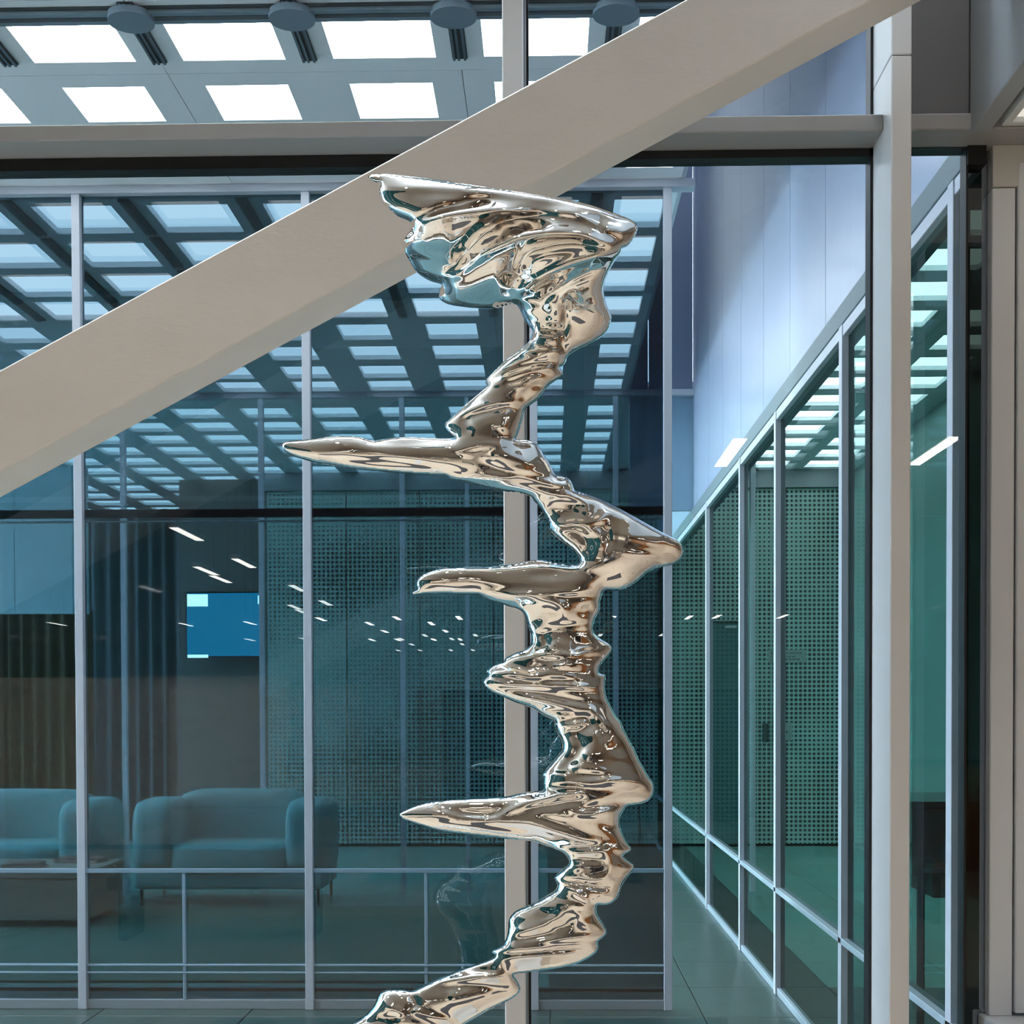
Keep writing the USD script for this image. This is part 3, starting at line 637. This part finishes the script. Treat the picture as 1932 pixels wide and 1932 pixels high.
def build_sculpture():
    x0, y0, x1, y1 = 524, 322, 1300, 2438
    gx, gy = np.arange(x0, x1 + 1), np.arange(y0, y1 + 1)
    GX, GY_ = np.meshgrid(gx, gy)
    shapely.prepare(poly)
    inside = shapely.contains_xy(poly, GX.ravel(), GY_.ravel()).reshape(GX.shape)
    # Poisson inflation
    idx = -np.ones(inside.shape, int); idx[inside] = np.arange(inside.sum()); n = int(inside.sum())
    rows, cols_ = [], []
    for dy, dx in ((0, 1), (1, 0)):
        a = idx[:inside.shape[0] - dy, :inside.shape[1] - dx]; b = idx[dy:, dx:]
        ok = (a >= 0) & (b >= 0); rows += [a[ok], b[ok]]; cols_ += [b[ok], a[ok]]
    rows, cols_ = np.concatenate(rows), np.concatenate(cols_)
    A = sp.csr_matrix((-np.ones(len(rows)), (rows, cols_)), shape=(n, n)) + sp.diags(np.full(n, 4.0 + 0.00035))
    u, _ = spl.cg(A.tocsr(), np.full(n, 4.0), rtol=1e-4, maxiter=1500)
    U = np.zeros(inside.shape); U[inside] = np.maximum(u, 0)
    Hh = np.sqrt(U)
    Hh = 100 * np.tanh(Hh * 0.80 / 100)
    # smooth inside only
    def gs(Z, s):
        w = gaussian_filter(inside.astype(float), s) + 1e-6
        return np.where(inside, gaussian_filter(np.where(inside, Z, 0), s) / w, 0)
    # ridges
    disp = np.zeros(inside.shape)
    for crop, pts, amp, sig in RIDGES:
        amp, sig = amp * (1.35 if crop is H_ else 0.78), sig * 1.2
        q, t = poly_samples(tr(*crop, pts))
        m = 3 * sig + 2
        i0, i1 = int(max(0, q[:, 1].min() - m - y0)), int(min(len(gy), q[:, 1].max() + m - y0 + 1))
        j0, j1 = int(max(0, q[:, 0].min() - m - x0)), int(min(len(gx), q[:, 0].max() + m - x0 + 1))
        if i1 <= i0 or j1 <= j0: continue
        P = np.stack([GX[i0:i1, j0:j1].ravel(), GY_[i0:i1, j0:j1].ravel()], 1)
        d, k = cKDTree(q).query(P)
        taper = np.minimum(1, np.minimum(t[k], 1 - t[k]) * 5 + 0.15)
        disp[i0:i1, j0:j1] += (amp * taper * np.exp(-(d / sig) ** 2)).reshape(i1 - i0, j1 - j0)
    disp = gaussian_filter(disp, 2.5)
    # liquid ripple that runs along the slant of the discs
    sl = GY_ - 0.18 * (GX - 1000)
    rip = meshkit.fbm(np.stack([GX / 95.0, sl / 24.0, np.zeros_like(sl)], -1), 2, 5) - 0.5
    big = meshkit.fbm(np.stack([GX / 160.0, sl / 60.0, np.ones_like(sl)], -1), 2, 9) - 0.5
    rip2 = meshkit.fbm(np.stack([GX / 95.0, sl / 24.0, np.ones_like(sl) * 4.3], -1), 2, 15) - 0.5
    edge = 1 - np.exp(-Hh / 22.0)
    big = gaussian_filter(big, 14)
    hs = GY_ - .174 * (GX - 700)
    hq = np.clip((hs - 372) / 185.0, 0, 1); hq = 1 - hq * hq * (3 - 2 * hq)
    fine = gaussian_filter(meshkit.fbm(np.stack([GX / 240.0, sl / 11.0, np.full(sl.shape, 2.2)], -1), 1, 31) - 0.5, 2.0)
    mask = np.clip(3.0 * (meshkit.noise(np.stack([GX / 70.0, sl / 45.0, np.full(sl.shape, 7.1)], -1), 41) - 0.42), 0, 1)
    disp = disp + 8.0 * fine * mask
    mid = 165 * hq * (GY_ < 640) + 20 * np.sin((GY_ - 500) / 145.0) + 24 * big
    front = gs(Hh, 2.0) + disp * edge
    back = gs(Hh, 2.0) * 1.05 + (16 * rip2) * edge + 8 * np.sin(sl / 27.0) * edge
    front = mid + np.maximum(front, .42 * Hh); back = mid - np.maximum(back, .55 * Hh)
    # mesh on a 2 px lattice
    S = 2
    ins2 = inside[::S, ::S]; ny, nx = ins2.shape
    cen = np.zeros((ny - 1, nx - 1), bool)
    cxs, cys = gx[::S][:-1] + S / 2, gy[::S][:-1] + S / 2
    CX, CY = np.meshgrid(cxs, cys)
    cen = shapely.contains_xy(poly, CX.ravel(), CY.ravel()).reshape(CX.shape)
    vid = np.arange(ny * nx).reshape(ny, nx)
    a, b, c, d = vid[:-1, :-1][cen], vid[:-1, 1:][cen], vid[1:, 1:][cen], vid[1:, :-1][cen]
    alt = ((np.arange(len(a)) % 2) == 0)[:, None]
    q1 = np.where(alt, np.stack([a, d, c], 1), np.stack([a, d, b], 1)); q2 = np.where(alt, np.stack([a, c, b], 1), np.stack([d, c, b], 1))
    Fc = np.vstack([q1, q2])
    e = np.sort(np.vstack([Fc[:, [0, 1]], Fc[:, [1, 2]], Fc[:, [2, 0]]]), 1)
    key = e[:, 0].astype(np.int64) * (ny * nx) + e[:, 1]
    uq, cnt = np.unique(key, return_counts=True)
    rim = np.unique(np.concatenate([uq[cnt == 1] // (ny * nx), uq[cnt == 1] % (ny * nx)]))
    used = np.unique(Fc)
    PXY = np.stack([GX[::S, ::S].ravel(), GY_[::S, ::S].ravel()], 1).astype(float)
    tree = cKDTree(OUT_D); _, kk = tree.query(PXY[rim]); PXY[rim] = OUT_D[kk]
    be = uq[cnt == 1]; ba, bb = be // (ny * nx), be % (ny * nx)
    loc = -np.ones(ny * nx, int); loc[rim] = np.arange(len(rim))
    Ar = sp.coo_matrix((np.ones(2 * len(be)), (np.r_[loc[ba], loc[bb]], np.r_[loc[bb], loc[ba]])), shape=(len(rim),) * 2).tocsr(); dr = np.asarray(Ar.sum(1))
    for _ in range(5):
        PXY[rim] = 0.4 * PXY[rim] + 0.6 * (Ar @ PXY[rim]) / dr
        _, kk = tree.query(PXY[rim]); PXY[rim] = OUT_D[kk]
    # relax the lattice next to the rim, the rim itself stays on the outline
    nv2 = ny * nx; isr = np.zeros(nv2, bool); isr[rim] = True
    e2 = np.unique(key); ea, eb = e2 // nv2, e2 % nv2
    A2 = sp.coo_matrix((np.ones(2 * len(ea)), (np.r_[ea, eb], np.r_[eb, ea])), shape=(nv2, nv2)).tocsr(); d2 = np.maximum(np.asarray(A2.sum(1)), 1)
    mov = np.zeros(nv2, bool); mov[used] = True; mov &= ~isr; mov = mov[:, None]
    for _ in range(8): PXY = np.where(mov, 0.3 * PXY + 0.7 * (A2 @ PXY) / d2, PXY)
    from scipy.ndimage import map_coordinates
    smp = lambda Z: map_coordinates(Z, [PXY[:, 1] - y0, PXY[:, 0] - x0], order=1, mode='nearest')
    front = np.where(inside, front, mid); back = np.where(inside, back, mid)
    fr, bk, md = smp(front), smp(back), smp(mid)
    fr[rim] = md[rim]; bk[rim] = md[rim]
    isrim = np.zeros(ny * nx, bool); isrim[rim] = True
    mapF = -np.ones(ny * nx, int); mapF[used] = np.arange(len(used))
    inner = used[~isrim[used]]
    mapB = mapF.copy(); mapB[inner] = len(used) + np.arange(len(inner))
    px = np.vstack([PXY[used], PXY[inner]]); hh = np.r_[fr[used], bk[inner]]
    Fall = np.vstack([mapF[Fc], mapB[Fc][:, ::-1]])
    DS = 2.9; mpp = DS / F_PX
    nv = len(px)
    ee = np.unique(np.sort(np.vstack([Fall[:, [0, 1]], Fall[:, [1, 2]], Fall[:, [2, 0]]]), 1), axis=0)
    Aj = sp.coo_matrix((np.ones(len(ee) * 2), (np.r_[ee[:, 0], ee[:, 1]], np.r_[ee[:, 1], ee[:, 0]])), shape=(nv, nv)).tocsr()
    deg = np.maximum(np.asarray(Aj.sum(1)).ravel(), 1)
    for lam in (0.5, -0.51) * 4: hh = hh + lam * ((Aj @ hh) / deg - hh)
    V = at(px[:, 0], px[:, 1], DS - hh * mpp)
    mesh = trimesh.Trimesh(V, Fall, process=False)
    return mesh
s_ = np.r_[0, np.cumsum(np.linalg.norm(np.diff(np.vstack([OUT, OUT[:1]]), axis=0), axis=1))]
uu = np.arange(0, s_[-1], 0.25); oo = np.vstack([OUT, OUT[:1]])
OUT_D = np.stack([np.interp(uu, s_, oo[:, 0]), np.interp(uu, s_, oo[:, 1])], 1)
SC = build_sculpture()
zbase = float(SC.vertices[:, 2].min())
bot = SC.vertices[SC.vertices[:, 2] < zbase + .02]
pc = bot.mean(0)
scu = thing('twisted_sculpture', 'tall twisted mirror-polished steel sculpture with blade-like discs standing before the glass wall', 'sculpture', (pc[0], pc[1], zbase))
part(scu, 'polished_body', SC, 'steel', True)
top('plinth', cbx(pc[0] - .35, pc[0] + .35, pc[1] - .3, pc[1] + .3, 0, zbase - .0005, .005), 'plinth', 'low pale plinth under the twisted steel sculpture', 'plinth')

# ---- lounge behind the glass: sofas, table, books, rug
def make_sofa(xc, yf, label):
    t = thing('sofa', label, 'sofa', (xc, yf + .42, 0), group='teal sofas behind the glass')
    w = .80
    part(t, 'base', rbox(xc - w + .02, xc + w - .02, yf + .03, yf + .82, .14, .30, .03), 'sofa', 40)
    part(t, 'seat_cushion', puff(xc, yf + .34, .385, .52, .36, .135, .38, wob=.05, seed=1), 'sofa', True)
    part(t, 'back_cushion', puff(xc, yf + .68, .62, .58, .15, .31, .40, wob=.07, seed=2), 'sofa', True)
    for s in (-1, 1):
        part(t, 'arm', puff(xc + s * (w - .17), yf + .42, .56, .185, .43, .31, .42, wob=.09, seed=3 + s), 'sofa', True)
    for sx in (-1, 1):
        for sy in (.08, .76):
            part(t, 'leg', cyl((xc + sx * (w - .07), yf + sy, 0), (xc + sx * (w - .07), yf + sy, .16), .011, 12), 'sofa_leg', 40)
    return t
xs1 = Xat(435, 11.5, 1600)
sofa1 = make_sofa(xs1, 11.38, 'teal upholstered sofa on thin dark legs, seen whole behind the glass')
xs2 = Xat(10, 11.5, 1560)
copy_of(sofa1, (xs2, 11.38 + .42, 0), 'teal upholstered sofa behind the low wooden table, cut by the left edge of the photo')
ZT = float(at(100, 1645, 10.2)[2])
xt1 = Xat(165, 10.2, 1700)
tbl = thing('coffee_table', 'low block table of grey oak in front of the left sofa', 'table', (xt1 - .8, 10.65, 0))
part(tbl, 'tabletop', cbx(xt1 - 1.6, xt1, 10.2, 11.12, ZT - .05, ZT, .006), 'tablewood', 30)
part(tbl, 'table_block', cbx(xt1 - 1.585, xt1 - .012, 10.215, 11.10, .064, ZT - .052, .005), 'tablewood', 30)
part(tbl, 'plinth_base', bx(xt1 - 1.52, xt1 - .08, 10.28, 11.04, .0145, .064), 'black')
def book(name, x0, x1, y0, y1, z, h, mat, label, ang):
    c = ((x0 + x1) / 2, (y0 + y1) / 2, z)
    t = thing(name, label, 'book', c, group=None)
    R = trimesh.transformations.rotation_matrix(ang, [0, 0, 1], c)
    for nm, m, mt in (('cover', cat_(bx(x0, x1, y0, y1, z, z + .004), bx(x0, x1, y0, y1, z + h - .004, z + h), bx(x0, x0 + .004, y0, y1, z, z + h)), mat), ('pages', bx(x0 + .005, x1 - .006, y0 + .006, y1 - .006, z + .004, z + h - .004), 'paper')):
        m.apply_transform(R); part(t, nm, m, mt)
book('book', Xat(5, 10.45), Xat(70, 10.45), 10.38, 10.66, ZT, .035, 'book_a', 'brown covered book lying at the front of the low table', .1)
book('book', Xat(112, 10.95), Xat(195, 10.95), 10.80, 11.06, ZT, .03, 'book_b', 'maroon covered book lying at the back corner of the low table', -.05)
top('rug', cbx(-6.2, Xat(960, 9.0), 8.2, 11.35, .0005, .014, .004), 'rug', 'large green grey rug on the stone floor under the low table', 'rug')

# ---- curtains far left
def curtain(x0, x1, Y, z0, z1, amp, wl, seed):
    n = int((x1 - x0) / .02); x = np.linspace(x0, x1, n)
    y = Y + amp * np.sin(2 * np.pi * (x + .05 * np.sin(x * 3 + seed)) / wl)
    V, F = [], []
    for z in (z0, z1):
        for o in (0, .02): V.append(np.stack([x, y + o, np.full(n, z)], 1))
    V = np.vstack(V); k = np.arange(n - 1)
    for a, b in ((0, 2), (3, 1), (1, 0), (2, 3)):
        A, B = k + a * n, k + b * n
        F += [np.stack([A, A + 1, B + 1], 1), np.stack([A, B + 1, B], 1)]
    return trimesh.Trimesh(V, np.vstack(F), process=False)
top('curtain', curtain(-6.95, Xat(172, 17.0), 17.0, .02, Zat(1150, 17, 80), .05, .17, 1), 'curtain', 'long brown pleated curtain at the far left of the lounge', 'curtain', smooth=60)
top('curtain', curtain(Xat(176, 17.1), Xat(352, 17.1), 17.1, .02, Zat(960, 17, 80), .05, .19, 2), 'curtain_b', 'grey green pleated curtain beside the blue lit screen', 'curtain', smooth=60)
YSC = 16.6
sc = thing('display_screen', 'bright blue lit display screen on the grey wall', 'screen', (Xat(428, YSC), YSC, Zat(1237, YSC, 430)))
part(sc, 'housing', bx(Xat(352, YSC), Xat(503, YSC), YSC - .0, YSC + .06, Zat(1240, YSC, 430), Zat(1116, YSC, 430)), 'black')
pic = part(sc, 'picture', bx(Xat(354, YSC), Xat(501, YSC), YSC - .006, YSC - .001, Zat(1238, YSC, 430), Zat(1119, YSC, 430)), 'screen')
for bar in (bx(Xat(355, YSC), Xat(394, YSC), YSC - .012, YSC - .007, Zat(1144, YSC, 430), Zat(1121, YSC, 430)), bx(Xat(355, YSC), Xat(394, YSC), YSC - .012, YSC - .007, Zat(1241, YSC, 430), Zat(1235, YSC, 430)), bx(Xat(488, YSC), Xat(501, YSC), YSC - .012, YSC - .007, Zat(1140, YSC, 430), Zat(1124, YSC, 430))): part(pic, 'picture_bar', bar, 'screen_white')

# ---- right room: sign, wall boxes, dark console
ysn = YP - .015
sg = thing('wall_sign', 'small pale sign with three lines of text on the perforated wall', 'sign', (Xat(1484, ysn), ysn, Zat(1238, ysn, 1484)))
sgp = part(sg, 'sign_plate', cbx(Xat(1449, ysn), Xat(1521, ysn), ysn, ysn + .014, Zat(1250, ysn, 1484), Zat(1226, ysn, 1484), .002), 'sign')
for y, a, b in ((1232, 1455, 1513), (1239, 1472, 1499), (1244, 1460, 1510)):
    segs, x = [], a
    rr = random.Random(y)
    while x < b:
        w = rr.uniform(3, 8); segs.append(bx(Xat(x, ysn), Xat(min(b, x + w), ysn), ysn - .002, ysn + .001, Zat(y + 1.2, ysn, 1484), Zat(y - 1.2, ysn, 1484))); x += w + 1.6
    part(sgp, 'text_line', cat_(*segs), 'sign_ink')
ib = thing('intercom', 'slim black wall box left of the panel joint on the perforated wall', 'wall box', (Xat(1444, ysn), ysn, Zat(1382, ysn, 1444)))
ibb = part(ib, 'box_body', cbx(Xat(1438, ysn), Xat(1450, ysn), ysn - .04, ysn + .014, Zat(1400, ysn, 1444), Zat(1365, ysn, 1444), .004), 'console', 30)
part(ibb, 'box_face', bx(Xat(1440, ysn), Xat(1448, ysn), ysn - .043, ysn - .039, Zat(1396, ysn, 1444), Zat(1378, ysn, 1444)), 'black')
sw = thing('wall_plate', 'square pale switch plate right of the black wall box', 'switch plate', (Xat(1484, ysn), ysn, Zat(1381, ysn, 1484)))
swp = part(sw, 'plate', cbx(Xat(1474, ysn), Xat(1495, ysn), ysn, ysn + .014, Zat(1397, ysn, 1484), Zat(1363, ysn, 1484), .003), 'sign', 30)
part(swp, 'key_switch', cyl((Xat(1484, ysn), ysn - .012, Zat(1381, ysn, 1484)), (Xat(1484, ysn), ysn + .002, Zat(1381, ysn, 1484)), .016, 16), 'sign_ink', 40)
yv = 14.0
dv = thing('wall_phone', 'white wall box with a small lit display by the teal wall end', 'wall box', (Xat(1602, yv), yv, Zat(1310, yv, 1602)))
dvb = part(dv, 'box_body', cbx(Xat(1594, yv), Xat(1611, yv), yv, yv + .06, Zat(1334, yv, 1602), Zat(1282, yv, 1602), .005), 'device', 30)
part(dvb, 'box_display', bx(Xat(1600, yv), Xat(1606, yv), yv - .004, yv + .001, Zat(1282, yv, 1602), Zat(1276, yv, 1602)), 'screen')
yc = 5.6
xk0 = Xat(1722, yc); xk1 = xk0 + 1.3
zk1, zk0 = Zat(1512, yc, 1760), Zat(1628, yc, 1760)
cn = thing('console_table', 'black lacquered console on thin legs beyond the right hand pane', 'console table', (xk0 + .65, yc + .3, 0))
part(cn, 'console_body', cbx(xk0, xk1, yc, yc + .6, zk0, zk1 - .025, .005), 'console', 30)
part(cn, 'console_top', cbx(xk0 - .02, xk1 + .02, yc - .02, yc + .62, zk1 - .024, zk1, .004), 'console', 30)
part(cn, 'modesty_box', cbx(xk0 + .12, xk0 + .62, yc + .15, yc + .5, zk0 - .16, zk0, .005), 'console', 30)
for dx in (.05, 1.22):
    for dy in (.06, .54): part(cn, 'leg', cyl((xk0 + dx, yc + dy, 0), (xk0 + dx, yc + dy, zk0), .016, 14), 'console', 40)
for k, (px_, h) in enumerate(((1806, .05), (1817, .06), (1852, .06), (1864, .05))):
    xg = Xat(px_, yc + .12); r = .022
    g = thing('drinking_glass', ('leftmost', 'second', 'third', 'rightmost')[k] + ' small clear tumbler in the row on the black console', 'glass', (xg, yc + .12, zk1))
    prof = np.array([[0, 0], [r * .8, 0], [r, h], [r * .9, h], [r * .72, .006], [0, .006]])
    mm = trimesh.creation.revolve(prof, sections=24); mm.apply_translation([xg, yc + .12, zk1]); part(g, 'glass_body', mm, 'glass3', 40)

# ---- a ceiling light panel over the right hand soffit
yl1 = Y1F + .03; yl0 = yl1 - .6
xl0 = Xat(1890, yl1, 238); zs = Zat(238, yl1, 1890)
M['soft_panel'] = emitter('soft_panel_diffuser', (1, .94, .84), 0.8)
def light_panel(x, y0, y1, label):
    lp = thing('ceiling_light_panel', label, 'ceiling light', (x + .3, y0, zs))
    for q in ((x, x + .62, y1 - .025, y1), (x, x + .62, y0, y0 + .025), (x, x + .022, y0 + .026, y1 - .026), (x + .6, x + .62, y0 + .026, y1 - .026)):
        part(lp, 'panel_frame', cbx(*q, zs, zs + .05, .002), 'device')
    part(lp, 'diffuser', quad((x + .022, y0 + .025, zs + .015), (x + .022, y1 - .025, zs + .015), (x + .6, y1 - .025, zs + .015), (x + .6, y0 + .025, zs + .015)), 'soft_panel')
light_panel(xl0, yl0, yl1, 'square luminous ceiling panel at the upper right corner of the photo')
k = 0
for x, y in ((1.75, 2.9), (2.7, 2.9), (1.75, 1.7), (2.7, 1.7)):  # lights added to brighten the dim floor and post under the soffit
    d = thing('fill_soffit_light', 'added small downlight under the low soffit at the right', 'fill_downlight', (x, y, zb + .06), group='added fill lights of the low soffit')
    ring = trimesh.creation.annulus(.05, .07, .01, sections=28); ring.apply_translation([x, y, zb + .066]); part(d, 'trim_ring', ring, 'device', 40)
    lt = UsdLux.SphereLight.Define(stage, str(d.GetPath()) + '/beam_light')
    lt.CreateRadiusAttr(.05); lt.CreateIntensityAttr(SPOT * .36); lt.CreateColorAttr(Gf.Vec3f(1, .97, .94)); lt.AddTranslateOp().Set(Gf.Vec3d(0, 0, -.06))
    sh = UsdLux.ShapingAPI.Apply(lt.GetPrim()); sh.CreateShapingConeAngleAttr(42.0); sh.CreateShapingConeSoftnessAttr(.6)

# ================================================================== THE NEAR HALL (behind the camera, seen in the mirror steel and the panes)
tag(part(None, 'ceiling', bx(-13, 10, -34, 4.0, HALL_Z, HALL_Z + .1), 'hall_ceil'), kind='structure')
tag(part(None, 'wall_back', bx(-13, 10, -34.2, -34, 0, HALL_Z), 'hall_wall'), kind='structure')
hl = thing('wall_left', kind='structure')
part(hl, 'wall_face', bx(-13.2, -13, -34, 4.0, 0, HALL_Z), 'hall_wall')
for k in range(5):
    part(hl, 'glazed_bay', bx(-5.05, -5.0, 3.9 - 1.5 * (k + 1) + .04, 3.9 - 1.5 * k - .04, .1, 4.6), 'hall_teal')
hr = thing('wall_right', kind='structure')
part(hr, 'wall_face', bx(10, 10.2, -34, 4.0, 0, HALL_Z), 'hall_wall')
part(hr, 'wood_bay', bx(9.94, 10, -9, 1.0, 0, 3.0), 'orange_wood')
part(hr, 'dark_bay', bx(9.93, 10, -16, -10, 0, 3.0), 'hall_dark')
tag(part(None, 'wall_front', bx(3.2, 10, 3.9, 4.1, 0, HALL_Z), 'hall_wall'), kind='structure')
ds = thing('reception_desk', 'orange brown wooden reception desk behind the camera', 'desk', (4.4, -6.0, 0))
part(ds, 'desk_body', cbx(2.8, 6.0, -6.4, -5.6, 0, 1.05, .01), 'orange_wood'); part(ds, 'desk_top', cbx(2.75, 6.05, -6.45, -5.55, 1.05, 1.10, .01), 'hall_dark')
sn = thing('maple_screen', 'freestanding maple panel screen behind the camera', 'screen wall', (-5.5, -8.0, 0))
part(sn, 'screen_panel', cbx(-8.0, -3.0, -8.1, -7.95, .05, 2.0, .01), 'maple'); part(sn, 'screen_foot', bx(-7.9, -3.1, -8.2, -7.85, 0, .05), 'hall_dark')
dk = thing('dark_partition', 'charcoal partition behind the camera', 'screen wall', (1.0, -12.0, 0))
part(dk, 'partition_panel', cbx(-1.5, 3.0, -12.1, -11.95, .05, 1.9, .01), 'hall_dark'); part(dk, 'partition_foot', bx(-1.4, 2.9, -12.2, -11.85, 0, .05), 'hall_dark')

top('added_floor_mat', cbx(-1.7, .9, 1.1, 2.05, 0.0005, .012, .003), 'hall_dark', 'unseen charcoal mat added for dark reflections in the sculpture', 'mat')  # unseen mat added as a dark accent in the steel reflections
col = thing('added_column', 'charcoal square column added behind the camera for dark reflections', 'column', (0.15, -7.0, 0))  # unseen column added so the steel mirrors dark patches
part(col, 'column_shaft', cbx(-.12, .42, -7.27, -6.73, .0, HALL_Z, .01), 'hall_dark')
for nm, lb, x, y, w, d, mt in (('bench', 'charcoal bench left behind the camera', -2.3, -1.6, 1.5, .5, 'hall_dark'), ('bench', 'orange brown wooden bench right behind the camera', 2.2, -2.4, 1.6, .5, 'orange_wood'), ('bench', 'charcoal bench far behind the camera', .6, -4.6, 1.8, .5, 'hall_dark')):
    bn = thing(nm, lb, 'bench', (x, y, 0))
    part(bn, 'bench_seat', cbx(x - w / 2, x + w / 2, y - d / 2, y + d / 2, .36, .45, .01), mt)
    for sx in (-1, 1): part(bn, 'bench_leg', cbx(x + sx * (w / 2 - .1) - .03, x + sx * (w / 2 - .1) + .03, y - d / 2 + .03, y + d / 2 - .03, 0, .36, .005), mt)
ZL = EYE[2] + 1.9
def lamp_meshes(t, x, y0, y1):
    part(t, 'housing', cbx(x - .055, x + .055, y0, y1, ZL + .005, ZL + .06, .004), 'lamp_body', 30)
    part(t, 'diffuser', quad((x - .05, y0 + .01, ZL), (x - .05, y1 - .01, ZL), (x + .05, y1 - .01, ZL), (x + .05, y0 + .01, ZL)), 'lamp')
    part(t, 'suspension', cat_(cyl((x, y0 + .15, ZL + .05), (x, y0 + .15, HALL_Z), .003, 6), cyl((x, y1 - .15, ZL + .05), (x, y1 - .15, HALL_Z), .003, 6)), 'black')
LABEL = 'slim linear pendant lamp hanging from the taupe hall ceiling'
lamp0 = thing('pendant_lamp', LABEL, 'lamp', (1.37, -2.2, ZL), group='linear pendant lamps of the hall')
lamp_meshes(lamp0, 1.37, -2.78, -1.62)
spots = [(2.87, -2.2), (-3.85, -6.75), (-3.88, -9.75), (-4.6, -10.7), (-4.68, -11.9)]
spots += [(-4.66, -20.8), (-3.85, -22.4), (-3.06, -20.6), (-3.86, -25.4), (-4.67, -29.4), (-3.97, -29.4), (-2.5, -22.4), (-1.78, -20.6), (-2.4, -25.4), (-3.0, -29.4), (-2.3, -29.4), (-1.4, -29.4), (1.39, -20.8), (2.95, -20.8), (3.5, -20.6), (4.85, -20.6), (-7.9, -22.4), (-6.4, -22.0), (-10.6, -22.0)]
spots += [(5.2, -1.4), (5.2, -3.2), (6.6, -.4), (6.6, -2.2), (6.6, -4.2), (6.6, -6.2), (6.9, -8.4), (8.4, 0), (8.4, -3.0), (8.4, -6.0), (8.6, -10.0),  # outer lanes of lamps added out of view for their light
          (-7.2, .4), (-7.3, -2.0), (-9.5, -4.6), (-9, -1), (-9.4, -7.4), (-11, -3), (-11.2, -8)]
for x, y in spots: copy_of(lamp0, (x, y, ZL), LABEL)
# downlights added to brighten the floor by the glass and the beam underside
k = 0
for y in (-1.7, .4, 2.0, 3.3):
    for x in (-3.5, -1.3, 1.15, 3.6):
        d = thing('fill_downlight', 'added round downlight in the taupe hall ceiling', 'fill_downlight', (x, y, HALL_Z - .012), group='added fill lights of the hall')
        ring = trimesh.creation.annulus(.085, .11, .012, sections=28); ring.apply_translation([x, y, HALL_Z - .008]); part(d, 'trim_ring', ring, 'lamp_body', 40)
        lt = UsdLux.SphereLight.Define(stage, str(d.GetPath()) + '/beam_light')
        lt.CreateRadiusAttr(.07); lt.CreateIntensityAttr(SPOT); lt.CreateColorAttr(Gf.Vec3f(1, .97, .94)); lt.AddTranslateOp().Set(Gf.Vec3d(0, 0, -.09))
        sh = UsdLux.ShapingAPI.Apply(lt.GetPrim()); sh.CreateShapingConeAngleAttr(38.0); sh.CreateShapingConeSoftnessAttr(.6)
